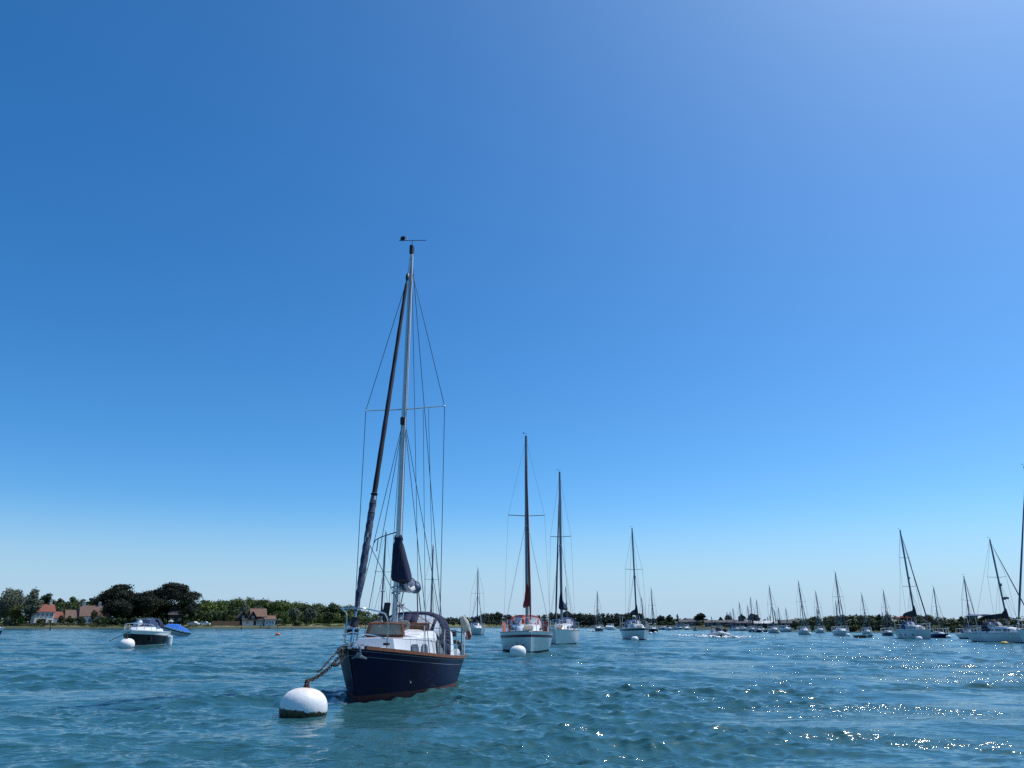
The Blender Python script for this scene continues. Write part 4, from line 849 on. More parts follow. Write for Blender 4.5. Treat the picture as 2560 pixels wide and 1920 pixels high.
    for i in range(n+1):
        k = i/n; s_ = .065+.845*k; b = f0.lerp(f1, s_); b += Vector((0,0,-.06*math.sin(math.pi*s_)))*.5; pts.append(b)
        r = .030+.026*min(1, k/.10)*(1-k)**.35 + (.012*abs(math.sin(i*1.9)) if k < .28 else .002*math.sin(i*.9)); r *= (1.14 if k < .3 else 1.0)*(1 if k > .03 else .75); rs.append(r if k < .985 else .022)
    m = MB(); m.tube(pts, rs, K, mfun=lambda i, k: (2 if (k+int(i*1.4)) % 12 == 0 and i % 5 < 2 else (1 if (k+int(i*1.5)) % 6 > 1 else 3)) if i < 26 else (0 if (k+i//9) % 7 else 3)); m.build('furled_genoa', [SAILDARK, SAILGREY, SAILWHITE, SAILBLUE], t)
    for kk in (.300,.325,.352): b = f0.lerp(f1, .065+.845*(kk-.06)); d = (f1-f0).normalized(); m = MB(); m.torus(b, .058, .016, d, 16, 6); m.build('sail_tie', DARKROPE, t)
    m = MB(); d = (f1-f0).normalized(); b = f0.lerp(f1, .045); m.tube([b-d*.11, b-d*.09, b-d*.02, b, b+d*.06, b+d*.08], [.03,.085,.075,.075,.09,.03], 14); m.build('furling_drum', BLACK, t)
    b = f0.lerp(f1, .918); m = MB(); m.tube([b-d*.12, b-d*.06, b+d*.06, b+d*.1], [.025,.045,.045,.02], 10); m.build('halyard_swivel', BLACK, t)
    # boom, mainsail under covers
    zb = 2.13; m = MB(); m.tube([(mx-.06,0,zb), (-1.0,0,zb+.05)], .05, 10, ry=1.2); bm = m.build('boom', ALU, t)
    def cov(x, z0, z1, wy, k=14): return [(x, wy*math.cos(a)*(1-.30*max(0,math.sin(a))), (z0+z1)/2+(z1-z0)/2*math.sin(a)) for a in [2*math.pi*i/k for i in range(k)]]
    # tall part wrapped round the mast
    K = 20; secs = []
    for z, fx, ax_, wy in ((3.30,.05,.08,.075),(3.22,.11,.14,.10),(3.16,.09,.12,.085),(3.05,.12,.22,.115),(2.85,.13,.36,.15),(2.6,.14,.48,.185),(2.42,.14,.54,.20),(2.32,.13,.50,.195),(2.28,.06,.36,.16)):
        c = M(z); secs.append([(c.x+(fx if math.cos(a) > 0 else ax_)*math.cos(a), wy*math.sin(a)*(1+.07*math.sin(a*5+z*9))+max(0,3.1-z)*.12, z+.02*math.sin(a*3)) for a in [2*math.pi*i/K for i in range(K)]])
    m = MB(); m.loft(secs); m.build('mast_cover', NAVYCLOTH, bm)
    m = MB(); m.loft([cov(x, a, b, w) for x, a, b, w in ((.50,2.10,2.36,.12),(.30,2.10,2.48,.16),(.05,2.11,2.47,.165),(-.25,2.12,2.42,.16),(-.55,2.13,2.38,.15),(-.85,2.14,2.32,.12),(-1.03,2.16,2.26,.06))]); m.build('sail_cover', FADEDLITCLOTH, bm)
    m = MB(); m.tube([(.56,.11,2.26),(.40,.19,2.12),(.15,.20,2.16),(-.05,.15,2.22)], [.03,.06,.055,.03], 8); m.build('furled_sail_fold', SAILWHITE, bm)
    for x, z, r in ((-.2,2.27,.165),(-.7,2.24,.135)): m = MB(); m.torus((x,0,z), r, .012, (1,0,0), 16, 5); m.build('sail_tie', DARKROPE, bm)
    rod('mainsheet', [(-.92,0,2.12), (-.98,.02,1.66)], .014, DARKROPE, t); rod('mainsheet', [(-.95,.03,2.12), (-1.4,.05,1.3)], .012, DARKROPE, t)
    rod('kicker', [(.25,0,2.09), (mx,.03,1.28)], .012, DARKROPE, t)
    # sprayhood
    sh = sprayhood(t, -.20, -.60, -1.35, .74, 1.27, 1.66, .88, NAVYCLOTH, VINYL, nw=2, zaft=.70)
    # pulpit
    z1 = 1.62; yb = .42; U = [(2.6,yb,zd(2.6)+.0),(2.6,yb,1.38),(2.63,yb*.99,1.50),(2.74,yb*.95,1.585),(3.0,yb*.82,1.625),(3.38,.24,1.665),(3.50,.10,1.67),(3.50,-.10,1.67),(3.38,-.24,1.665),(3.0,-yb*.82,1.64),(2.74,-yb*.95,1.62),(2.63,-yb*.99,1.57),(2.6,-yb,1.48),(2.6,-yb,zd(2.6)+.0)]
    m = MB(); m.tube(U, .0155, 10)
    for sd in (1,-1): m.lathe([(.045,0),(.045,.012),(.02,.03)], 10, (2.6, sd*yb, zd(2.6)-.01))
    m.tube([(2.6,yb,1.12),(3.1,.28,1.2),(3.45,.0,1.25),(3.1,-.28,1.2),(2.6,-yb,1.12)], .011, 8); m.build('pulpit', STEEL, t)
    m = MB(); m.box((2.6,yb-.01,1.03), (.10,.11,.045), bev=.01); m.build('rail_clamp', BLACK, t)
    # stanchions and guard wires
    for sd in (1,-1):
        sx = [1.5, .3, -.9, -2.1]; P_ = [Vector((2.6, sd*yb, 1.42))]
        for x in sx:
            y = h.ydeck(x)*.95; m = MB(); m.tube([(x,sd*y,zd(x)),(x,sd*y,zd(x)+.58)], .011, 8); m.lathe([(.03,0),(.03,.012),(.012,.06)], 8, (x,sd*y,zd(x)+.005)); m.build('stanchion', STEEL, t); P_.append(Vector((x, sd*y, zd(x)+.57)))
        P_.append(Vector((-3.0, sd*.74, 1.18))); rod('guard_wire', P_, .0055, WIRE, t, 5); rod('guard_wire', [v-Vector((0,0,.28)) for v in P_], .0055, WIRE, t, 5)
    m = MB(); q = [(-2.7,.82,.60),(-2.72,.82,1.10),(-2.8,.81,1.18),(-3.3,.60,1.20),(-3.5,.3,1.21),(-3.5,-.3,1.21),(-3.3,-.60,1.20),(-2.8,-.81,1.18),(-2.72,-.82,1.10),(-2.7,-.82,.60)]; m.tube(q, .0135, 8)
    for y in (.45,-.45): m.tube([(-3.42,y,.6),(-3.42,y,1.2)], .0135, 8)
    m.build('pushpit', STEEL, t)
    # stern gear
    m = MB(); cabin(m, [(-1.85,.80,.78,.56,.82),(-3.1,.62,.60,.54,.74)], camber=0); m.build('cockpit_coaming', WHITE, t)
    m = MB(); m.box((-3.3,.33,1.17), (.26,.24,.17), bev=.025); m.tube([(-3.3,.33,1.08),(-3.3,.35,.6)], .015, 6); m.box((-3.17,.33,1.17), (.02,.14,.11), mi=1); m.build('stern_box', [BLACK, REDPL], t)
    m = MB(); m.torus((-3.05,.50,.83), .135, .055, (1,.2,0), 22, 10); m.build('lifebuoy', BLACK, t)
    m = MB(); m.lathe([(.0,-.09),(.075,-.05),(.085,.02),(.05,.08),(0,.09)], 14, (-2.98,.56,.70)); m.build('white_fender', WHITE, t)
    m = MB(); m.tube([(-3.42,.60,.55),(-3.44,.58,1.62)], .017, 8); fl = m.build('flag_staff', BLACK, t)
    m = MB(); secs = []
    for i, (z, w, dy) in enumerate(((1.60,.05,.0),(1.50,.10,.04),(1.36,.12,.09),(1.22,.10,.13),(1.10,.09,.16),(1.02,.06,.17))):
        secs.append([(-3.43+w*.8*math.cos(a)*(1+.25*math.sin(3*a+i)), .60+dy+w*math.sin(a)*(1+.2*math.sin(4*a+i*2)), z+.02*math.sin(2*a)) for a in [2*math.pi*q/14 for q in range(14)]])
    m.loft(secs, mfun=lambda i, k: 1 if i >= 3 and k % 5 < 3 else 0); m.build('ensign', [mat('weathered_flag', (.50,.47,.38), .9, vary=.3, scale=8), mat('faded_flag_red', (.26,.06,.045), .9, vary=.3)], fl)
    m = MB(); m.tube([(-3.42,.61,.62),(-3.43,.60,.98)], [.035,.028], 8); m.build('folded_flag_cover', NAVYCLOTH, fl)
    # stem head fitting, anchor and bow roller, cleats, vents
    m = MB(); m.box((3.46,0,.985), (.34,.16,.05), bev=.015); m.box((3.60,.06,1.03),(.14,.02,.12)); m.box((3.60,-.06,1.03),(.14,.02,.12)); m.tube([(3.62,-.07,1.03),(3.62,.07,1.03)], .035, 10); m.build('bow_roller', STEEL, t)
    m = MB(); m.tube([(3.05,.10,1.02),(3.35,.12,1.03),(3.52,.20,.99),(3.50,.22,.86)], [.02,.022,.024,.02], 8); m.tube([(3.50,.14,.86),(3.50,.34,.80)], [.05,.015], 6); m.tube([(3.50,.22,.88),(3.50,.06,.80)], [.04,.012], 6); m.build('anchor', DARKALU, t)
    for sd in (1,-1): m = MB(); m.tube([(2.86,sd*.14,1.0),(3.06,sd*.14,1.0)], .014, 6); m.tube([(2.96,sd*.14,.95),(2.96,sd*.14,1.0)], .018, 6); m.build('cleat', STEEL, t)
    m = MB(); m.lathe([(.055,0),(.055,.05),(.09,.07),(.08,.11),(0,.12)], 14, (2.30,.27,zd(2.3)-.01)); m.build('vent', WHITE, t)
    p = h.pt(h.tx(2.0), .30, 1, .004); m = MB(); m.tube([p, p+Vector((.012,.02,0))], .022, 10); m.build('skin_fitting', STEEL, t)
    # running rigging left on deck
    rod('jib_sheet', [f0.lerp(f1,.20)+Vector((-.04,.05,0)), M(1.80)+Vector((0,.10,0)), Vector((-.3,.62,1.36))], .007, DARKROPE, t, 6)
    rod('jib_sheet', [f0.lerp(f1,.20)+Vector((-.04,-.05,0)), Vector((.9,-.8,.95))], .007, DARKROPE, t, 6)
    for i, y in enumerate((-.17, -.12)):
        m = MB(); m.tube([M(1.84)+Vector((.10,y,0)), M(1.6)+Vector((.12,y-.03,0)), M(1.35)+Vector((.12,y+.01,0)), M(1.2)+Vector((.1,y-.02,0))], [.045,.055,.05,.03], 8); m.build('halyard_hank', DARKROPE, mast)
    return t, h
NAVY_T, NAVY_H = navy_yacht()
def coil():
    W_ = Matrix.Translation(NAVY_T.location) @ Matrix.Rotation(NAVY_T.rotation_euler.z, 4, 'Z')
    t = thing('rope_coil', 'coil of pale rope hanging on the mast of the navy yacht', 'rope', W_ @ Vector((.90,.24,1.36)), NAVY_T.rotation_euler.z); rng = random.Random(4); m = MB()
    for i in range(8): m.torus((rng.uniform(-.03,.05), rng.uniform(-.02,.03), rng.uniform(-.02,.02)), .115+rng.uniform(-.015,.02), .0105, (1, rng.uniform(-.4,.4), rng.uniform(-.2,.2)), 22, 6, sx=.62)
    m.tube([(0,-.03,.11),(0,-.02,.30),(0,-.12,.44)], .011, 6); m.build('coil', ROPE, t)
coil()
# big mooring buoy and its chain
def big_buoy():
    R = .375; p = onz(746, 1789)+Vector((0, R*.72, 0)); t = thing('mooring_buoy', 'big round white mooring buoy with weed round its waterline, chained to the navy yacht', 'buoy', p, .4, 'mooring buoys')
    T = Matrix.Rotation(math.radians(5), 3, 'Y'); T = Matrix.Rotation(math.radians(-6), 3, 'X') @ T; n = 44; rng = np.random.default_rng(5); pr = []
    for i in range(33): a = -math.pi/2+math.pi*i/32; pr.append((max(.002, R*abs(math.cos(a))**.80), R*.82*math.copysign(abs(math.sin(a))**.92, math.sin(a))))
    c = Vector((0,0,.075)); m = MB()
    secs = []
    for r, z in pr: secs.append([c+T@Vector((r*math.cos(q), r*math.sin(q), z)) for q in [2*math.pi*k/n for k in range(n)]])
    m.loft(secs)
    # paint: white with a ragged weed band low down and rust bled from the ring
    mm = bpy.data.materials.new('weeded_buoy_paint'); mm.use_nodes = True; nt = mm.node_tree; N, Lk = nt.nodes.new, nt.links.new; b = nt.nodes['Principled BSDF']; b.inputs['Roughness'].default_value = .5
    tc = N('ShaderNodeTexCoord'); s = N('ShaderNodeSeparateXYZ'); Lk(tc.outputs['Object'], s.inputs[0])
    nz = N('ShaderNodeTexNoise'); nz.inputs['Scale'].default_value = 9; nz.inputs['Detail'].default_value = 8; nz.inputs['Roughness'].default_value = .7; Lk(tc.outputs['Object'], nz.inputs['Vector'])
    sx = N('ShaderNodeMath'); sx.operation = 'MULTIPLY_ADD'; sx.inputs[1].default_value = .09; Lk(s.outputs['X'], sx.inputs[0]); Lk(s.outputs['Z'], sx.inputs[2])
    ad = N('ShaderNodeMath'); ad.operation = 'MULTIPLY_ADD'; ad.inputs[1].default_value = .11; Lk(nz.outputs['Fac'], ad.inputs[0]); Lk(sx.outputs[0], ad.inputs[2])
    st = N('ShaderNodeMapRange'); st.inputs[1].default_value = .112; st.inputs[2].default_value = .128; Lk(ad.outputs[0], st.inputs[0])
    n2 = N('ShaderNodeTexNoise'); n2.inputs['Scale'].default_value = 16; n2.inputs['Detail'].default_value = 6; Lk(tc.outputs['Object'], n2.inputs['Vector'])
    wr = N('ShaderNodeValToRGB'); wr.color_ramp.elements[0].position = .4; wr.color_ramp.elements[0].color = (.010,.012,.008,1); wr.color_ramp.elements[1].position = .7; wr.color_ramp.elements[1].color = (.095,.082,.026,1); Lk(n2.outputs['Fac'], wr.inputs[0])
    rg = N('ShaderNodeMapRange'); rg.inputs[1].default_value = .36; rg.inputs[2].default_value = .46; rg.inputs[3].default_value = 0; rg.inputs[4].default_value = .55; Lk(ad.outputs[0], rg.inputs[0])
    wm = N('ShaderNodeMix'); wm.data_type = 'RGBA'; wm.inputs[6].default_value = (.80,.79,.77,1); wm.inputs[7].default_value = (.58,.38,.24,1); Lk(rg.outputs[0], wm.inputs[0])
    mx = N('ShaderNodeMix'); mx.data_type = 'RGBA'; Lk(st.outputs[0], mx.inputs[0]); Lk(wr.outputs[0], mx.inputs[6]); Lk(wm.outputs[2], mx.inputs[7]); Lk(mx.outputs[2], b.inputs['Base Color'])
    bp = N('ShaderNodeBump'); bp.inputs['Strength'].default_value = .25; bp.inputs['Distance'].default_value = .02; Lk(n2.outputs['Fac'], bp.inputs['Height']); Lk(bp.outputs[0], b.inputs['Normal'])
    m.build('float', mm, t)
    top = c+T@Vector((0,0,R*.82)); m = MB(); m.tube([top-Vector((0,0,.06)), top+Vector((0,0,.05))], [.07,.045], 10); m.torus(top+Vector((0,0,.075)), .042, .015, (1,.5,0), 18, 8); m.build('ring', RUST, t)
    return p+Matrix.Rotation(.4, 3, 'Z')@(top+Vector((0,0,.10)))
BT = big_buoy()
def mooring_chain():
    Wm = Matrix.Translation(NAVY_T.location) @ Matrix.Rotation(NAVY_T.rotation_euler.z, 4, 'Z'); e = Wm @ Vector((3.60, -.02, 1.00)); a = Vector(BT)
    t = thing('mooring_chain', 'rusty mooring chain and dark rope from the navy yacht bow to the big white buoy', 'chain', a); L = (e-a).length; n = int(L/.075); sag = .10
    P_ = lambda k: a.lerp(e, k)+Vector((0,0,-sag*4*k*(1-k)))-a; m = MB()
    for i in range(n):
        k = (i+.5)/n; d = (P_(min(1,k+.01))-P_(max(0,k-.01))).normalized(); s_ = d.cross(Vector((0,0,1))).normalized(); u = s_.cross(d); w = (s_ if i % 2 else u); c = P_(k)
        q = [c+d*(.052*math.cos(b))+w*(.027*math.sin(b)) for b in [2*math.pi*j/12 for j in range(13)]]; m.tube(q, .0105, 6, caps=False)
    m.build('chain', RUSTCHAIN, t)
    m = MB(); pts = []; rr = random.Random(2)
    for i in range(25):
        k = .30+.70*i/24; pts.append(P_(k)+Vector((-.03+rr.uniform(-.02,.02), 0, .05+rr.uniform(-.015,.02)+.05*math.sin(math.pi*i/24))))
    m.tube(pts, [.011+.007*rr.random() for _ in pts], 8); m.build('rope', DARKROPE, t)
    m = MB(); pts = [P_(.62+.38*i/14)+Vector((.03, 0, -.09*math.sin(math.pi*i/14))) for i in range(15)]
    for i in range(14):
        c = (pts[i]+pts[i+1])/2; d = (pts[i+1]-pts[i]).normalized(); s_ = d.cross(Vector((0,0,1))).normalized(); w = s_ if i % 2 else s_.cross(d)
        m.tube([c+d*(.05*math.cos(b))+w*(.022*math.sin(b)) for b in [2*math.pi*j/10 for j in range(11)]], .009, 5, caps=False)
    m.build('chain_loop', RUSTCHAIN, t)
mooring_chain()

# ---------------------------------------------------------------- the other yachts
YG = 'yachts on moorings'
# red trimmed yacht
t, h = yacht('sailing_yacht', 'white yacht with red sprayhood, maroon stripe and red dodgers, seen bow on', 1318, 1634, (1315,1090), 3, 8.6, 2.9, (1.06,.96,.92), boot=DARKBOOT, stripe=MAROON, stz=(.14,.27), hood=REDCLOTH, cover=MAROONCLOTH, jib=SAILRED, lod=2, dodger=(MAROONCLOTH, CORAL), mastm=DARKALU, oh=.55, coach=.8)
t, h = yacht('sailing_yacht', 'white yacht with dark blue sprayhood, close behind the red trimmed yacht on its right', 1404, 1613, (1399,1180), -8, 7.8, 2.25, (1.08,.98,.93), boot=NAVYSTRIPE, hood=BLUECLOTH, cover=NAVYCLOTH, lod=2, jib=SAILBLUE, nspr=1)
t, h = yacht('sailing_yacht', 'small white yacht on its own between the navy yacht and the red trimmed yacht', 1193, 1588, (1195,1421), 12, 7.2, 2.6, (.95,.86,.8), hood=BLUECLOTH, cover=NAVYCLOTH, deckm=CREAM, jib=SAILWHITE)
t, h = yacht('sailing_yacht', 'white yacht with navy sheer stripe, black boom cover and a white buoy under its bow', 1592, 1600, (1580,1320), 13, 7.8, 2.5, (1.12,1.02,.98), stripe=NAVYSTRIPE, stz=(.02,.20), hood=BLUECLOTH, bim=BLACKCLOTH, cover=BLACKCLOTH, lod=2, nspr=1, radar=False)
t, h = yacht('sailing_yacht', 'big white yacht with round hull ports and black boom cover on the right', 2290, 1599, (2250,1325), 27, 6.8, 2.05, (1.0,.92,.88), hood=BLUECLOTH, bim=MAROONCLOTH, cover=BLACKCLOTH, lod=2, nspr=2, jib=SAILBLUE, radar=False, coach=1.3)
for x, z in ((-.2,.48), (1.1,.50), (-1.4,.46)):
    for sd in (1,-1): q = h.tx(x); p = h.pt(q, z, sd, .0); m = MB(); m.plate(p, (1,0,0), (0,0,1), .26, .26, .05, .5); m.build('hull_port', GLASS, t)
t, h = yacht('sailing_yacht', 'white yacht with a wide pale bimini and black boom cover near the right edge', 2520, 1609, (2474,1348), 36, 8.4, 2.4, (.88,.80,.76), hood=NAVYCLOTH, bim=FADEDLITCLOTH, cover=BLACKCLOTH, lod=2, jib=SAILBLUE, radar=2)
t, h = yacht('sailing_yacht', 'white yacht cut off by the right edge with a tall mast', 2640, 1616, (2558,1166), -40, 8.8, 2.7, (1.15,1.05,1.0), hood=BLUECLOTH, cover=NAVYCLOTH, lod=2, nspr=2, jib=SAILBLUE)
far = [
 ('yacht with radar dome and navy cover, hidden behind the foredeck of the navy yacht', 952, 1592, (965,1330), 14, 8.6, dict(cover=NAVYCLOTH, hood=NAVYCLOTH, radar=1, deckm=CREAM)),
 ('yacht hidden behind the sprayhood of the navy yacht, only its mast showing', 1077, 1585, (1083,1364), -8, 8.0, dict(cover=NAVYCLOTH)),
 ('distant yacht whose mast stands behind the white yacht with the blue sprayhood', 1419, 1577, (1414,1466), 10, 8.6, dict(cover=NAVYCLOTH)),
 ('blue hulled yacht alone in front of the dark far wood', 1495, 1578, (1493,1478), -28, 7.4, dict(hull=BLUEHULL, jib=SAILBLUE, cover=NAVYCLOTH)),
 ('dark hulled yacht with two mooring balls just right of the navy striped yacht', 1633, 1581, (1628,1471), 16, 8.2, dict(hull=BLACKHULL, bim=PALEROOF, jib=SAILBLUE, cover=NAVYCLOTH)),
 ('distant yacht behind the bow of the navy striped yacht, lower of the two masts there', 1609, 1578, (1604,1493), 14, 7.5, dict(cover=NAVYCLOTH)),
 ('small far yacht with a short mast behind the inflatable boat', 1836, 1576, (1832,1519), 22, 5.2, dict()),
 ('pale far yacht just left of the pair of pines', 1853, 1577, (1848,1505), 26, 6.2, dict(cover=BLUECLOTH)),
 ('far grey blue yacht moored in front of the left pine of the pair', 1880, 1580, (1876,1493), 24, 6.4, dict(cover=NAVYCLOTH, hull=mat('grey_blue_hull', (.12,.16,.24), .3))),
 ('far dark hulled yacht moored in front of the right pine of the pair', 1896, 1581, (1891,1499), 24, 6.2, dict(hull=BLUEHULL, cover=NAVYCLOTH)),
 ('short masted far yacht between the two pines', 1874, 1577, (1868,1513), 20, 4.8, dict()),
 ('cream yacht moored in front of the brightest white roof', 1935, 1583, (1923,1465), 26, 7.6, dict(hull=CREAM, cover=GREENCLOTH)),
 ('far yacht just right of the cream yacht, the shorter of two thin masts', 1941, 1578, (1936,1525), 24, 4.6, dict()),
 ('far yacht right of the cream yacht, the taller of two thin masts', 1951, 1578, (1945,1517), 24, 5.0, dict(cover=NAVYCLOTH)),
 ('far yacht alone in front of the dark boat shed', 1970, 1580, (1964,1520), 24, 5.0, dict(cover=NAVYCLOTH)),
 ('white yacht with a green sprayhood and green cover', 2010, 1587, (1996,1453), 24, 7.8, dict(hood=GREENCLOTH, cover=GREENCLOTH, jib=SAILBLUE)),
 ('white yacht with a bare mast, directly right of the yacht with the green sprayhood', 2050, 1583, (2039,1478), 26, 7.4, dict(jib=SAILBLUE, cover=None)),
 ('far yacht whose thin short mast stands left of the bare masted yacht', 2046, 1579, (2041,1520), 24, 4.6, dict()),
 ('white yacht with green boom cover beneath the tallest grey green tree', 2102, 1590, (2088,1431), 30, 8.0, dict(cover=GREENCLOTH, jib=SAILBLUE)),
 ('far yacht hidden behind the yacht with the green boom cover', 2094, 1580, (2089,1503), 24, 6.2, dict()),
 ('small white yacht behind the low moored dinghy on the right', 2166, 1587, (2154,1484), 27, 6.4, dict(hood=BLUECLOTH, cover=NAVYCLOTH)),
 ('blue grey yacht half hidden by the stern of the big white yacht', 2218, 1590, (2208,1476), 32, 7.0, dict(hull=mat('grey_blue_hull', (.12,.16,.24), .3), cover=NAVYCLOTH, jib=SAILBLUE)),
 ('violet blue hulled yacht with a tan boom cover right of the big white yacht', 2345, 1595, (2334,1468), 80, 7.0, dict(hull=PURPLEHULL, boot=DARKBOOT, cover=YELLOWCLOTH)),
 ('white yacht partly hidden by the yacht with the wide pale bimini', 2424, 1598, (2409,1440), 60, 8.0, dict(jib=SAILBLUE, hood=BLUECLOTH, cover=NAVYCLOTH)),
]
for lb, mx, wy, tp, ps, L, kw in far: yacht('sailing_yacht', lb, mx, wy, tp, ps*.4, None, lod=1, mastk=1.15, **kw)
for lb, mx, tp in (('far thin mast showing just left of the umbrella pine row, behind the inflatable boat', 1781, (1777,1540)), ('far thin mast left of the grey sheds, leftmost of three short ones', 1820, (1817,1529)), ('far thin mast over the grey sheds, middle of three short ones', 1828, (1825,1528)),
                   ('far thin mast over the pale roofed shed, leftmost short one', 1921, (1918,1541)), ('far thin mast over the brightest white roof, short one', 1927, (1924,1537)), ('far thin mast left of the big white yacht above the scrub', 2208, (2205,1529))):
    yacht('sailing_yacht', lb, mx, 1574.5 if mx < 2000 else 1579, tp, 9, None, lod=0, mirror=True, mastk=1.3, cover=None)

# ---------------------------------------------------------------- motor boats, dinghies
def place(px, wy, psi): d0 = ray(px, 1556); ps = math.radians(psi)-math.atan2(d0.x, d0.y); dv = Vector((math.sin(ps), -math.cos(ps), 0)); return onz(px, wy), math.atan2(dv.y, dv.x), dv
def outboard(t, x, z, m=BLACK):
    b = MB(); b.loft([[(x+dx-.0, sy*w, z+dz) for dx, sy in ((-.22,-1),(.16,-1),(.16,1),(-.22,1))] for dz, w in ((.0,.10),(.12,.17),(.36,.16),(.44,.10))]); o = b.build('engine', m, t)
    b = MB(); b.tube([(x,0,z+.05),(x-.02,0,z-.9)], [.09,.05], 8); b.build('shaft', m, o)
def motorboat(name, label, px, wy, psi, L, B, fb, hull=WHITE, boot=DARKBOOT, cab='cuddy', cabm=WHITE, screen=BLUEGLASS, group='motor boats on moorings', engine=True, stripe=None, canopy=None, rail=True, k=1.0):
    p, rz, dv = place(px, wy, psi); r0 = Vector((p.x, p.y, 0)).normalized(); c = p+r0*(L/2-.5)*math.cos(math.radians(psi)); t = thing(name, label, 'motor boat', c, rz, group)
    h = Hull(L, B, fb, ohb=.7, ohs=.1, pd=2.7, pw=1.5, tm=.6, trd=.9, trw=.8, bwl=.84); rows = [(('top',0),0),(('top',.05),0),(('top',.20),2),(('mix',.55),2),(('mix',.3),2),(('abs',.12),1),(('abs',0),1),(('abs',-.3),1)]
    h.mesh(rows, 22).build('hull', [WHITE, boot, hull], t); h.deck().build('deck', WHITE, t); h.rail(.05,.05,.0,1,n=16).build('rubbing_strake', stripe or WHITE, t); zd = h.zdeck; w = B*.36
    if cab == 'cuddy':
        m = MB(); cabin(m, [(.34*L, w*.45, w*.3, zd(.34*L)-.03, zd(.34*L)+.03),(.22*L, w*.8, w*.62, zd(.22*L)-.03, zd(.2*L)+.22*k),(.04*L, w*1.0, w*.9, zd(0)-.03, zd(0)+.30*k),(-.3*L, w*1.02, w*.95, zd(-.3*L)-.03, zd(0)+.18*k)]); m.build('cabin', cabm, t); zt = zd(0)+.28*k
        m = MB(); q = w*.95; s0 = [(.10*L,-q*.55,zt),(.10*L,q*.55,zt),(-.02*L,q,zt-.03),(-.16*L,q*1.0,zt-.06)]; hh = .52*k
        lo = [Vector((-.16*L,-q,zt-.06)),Vector((-.02*L,-q,zt-.03)),Vector((.10*L,-q*.55,zt)),Vector((.10*L,q*.55,zt)),Vector((-.02*L,q,zt-.03)),Vector((-.16*L,q,zt-.06))]; up = [Vector((v.x-.30*k if abs(v.x) < .15*L and v.x > -.1*L else v.x-.05, v.y*.86, zt+hh*(1 if v.x > -.1*L else .55))) for v in lo]
        m.loft([lo, up], closed=False, caps=False); o = m.build('windscreen', screen, t, smooth=False); o.modifiers.new('thickness', 'SOLIDIFY').thickness = .012
        m = MB(); m.tube(up, .02, 6); m.tube(lo, .02, 6)
        for a, b in zip(lo, up): m.tube([a, b], .018, 6)
        m.build('frame', STEEL, o)
    elif cab == 'house':
        m = MB(); cabin(m, [(.3*L, w*.6, w*.45, zd(.3*L)-.03, zd(.3*L)+.05),(.2*L, w*.85, w*.7, zd(.2*L)-.03, zd(.2*L)+.3*k),(.13*L, w*.95, w*.8, zd(.1*L)-.03, zd(0)+.45*k),(.05*L, w, w*.82, zd(0)-.03, zd(0)+1.05*k),(-.22*L, w, w*.85, zd(-.2*L)-.03, zd(0)+1.1*k)]); cb = m.build('cabin', cabm, t)
        m = MB(); m.box((-.08*L,0,zd(0)+1.15*k), (.36*L, w*1.95, .06), bev=.02); m.build('roof', cabm, cb)
        for sd in (1,-1): side_window(cb, -.07*L, w*.95+.01, zd(0)+.72*k, .22*L, .36*k, sd, rad=.2)
        m = MB(); m.plate((.095*L+.02,0,zd(0)+.76*k), (0,1,0), (-.13,0,1), w*1.45, .36*k, .03, .15); m.build('windscreen', GLASS, cb)
    elif cab == 'cover':
        m = MB(); cabin(m, [(.36*L, w*.5, w*.3, zd(.36*L)-.02, zd(.36*L)+.05),(.1*L, w*1.05, w*.5, zd(.1*L)-.02, zd(0)+.5*k),(-.2*L, w*1.1, w*.5, zd(-.2*L)-.02, zd(0)+.42*k),(-.44*L, w*1.1, w*.6, zd(-.44*L)-.02, zd(-.4*L)+.15)], camber=.03); m.build('cover', canopy or BLUECLOTH, t)
    else:
        m = MB(); m.box((-.05*L,0,zd(0)+.12), (.5, .5, .6), bev=.04); m.build('console', WHITE, t); m = MB(); m.box((-.25*L,0,zd(0)+.0), (.4, B*.6, .25), bev=.03); m.build('seat', GREYRUB, t)
    if canopy and cab == 'cuddy':
        m = MB(); q = w*.9; zt2 = zd(0)+.78*k
        m.loft([[(x, q*math.cos(a)*1.0, z0+(zt2-z0+dz)*abs(math.sin(a))**.55) for a in [math.pi*i/12 for i in range(13)]] for x, z0, dz in ((.02*L-.30*k,zd(0)+.74*k,.02),(-.16*L,zd(0)+.28,.10),(-.30*L,zd(0)+.2,.06),(-.36*L,zd(0)+.15,-.2))], closed=False, caps=False); o = m.build('canopy', canopy, t); o.modifiers.new('thickness', 'SOLIDIFY').thickness = .012
    if rail:
        yb = lambda x: h.ydeck(x)*.9; m = MB(); z = .42
        m.tube([(.12*L,yb(.12*L),zd(.12*L)+z*.5),(.25*L,yb(.25*L),zd(.25*L)+z),(.42*L,yb(.42*L),zd(.42*L)+z),(.485*L,0,zd(.48*L)+z),(.42*L,-yb(.42*L),zd(.42*L)+z),(.25*L,-yb(.25*L),zd(.25*L)+z),(.12*L,-yb(.12*L),zd(.12*L)+z*.5)], .02, 7)
        for x in (.14*L,.25*L,.36*L,.45*L):
            for sd in (1,-1): m.tube([(x,sd*yb(x),zd(x)),(x,sd*yb(x),zd(x)+(z if x > .2*L else z*.6))], .017, 6)
        m.build('bow_rail', STEEL, t)
    if engine: outboard(t, -L/2-.12, fb[2]-.05)
    return t, h
t, h = motorboat('cabin_speedboat', 'black hulled speedboat with white deck and tinted wraparound screen, moored on the left', 353, 1618, -15, 5.4, 2.3, (1.0,.88,.83), hull=BLACKHULL, boot=CREAM, canopy=NAVYCLOTH, k=1.0)
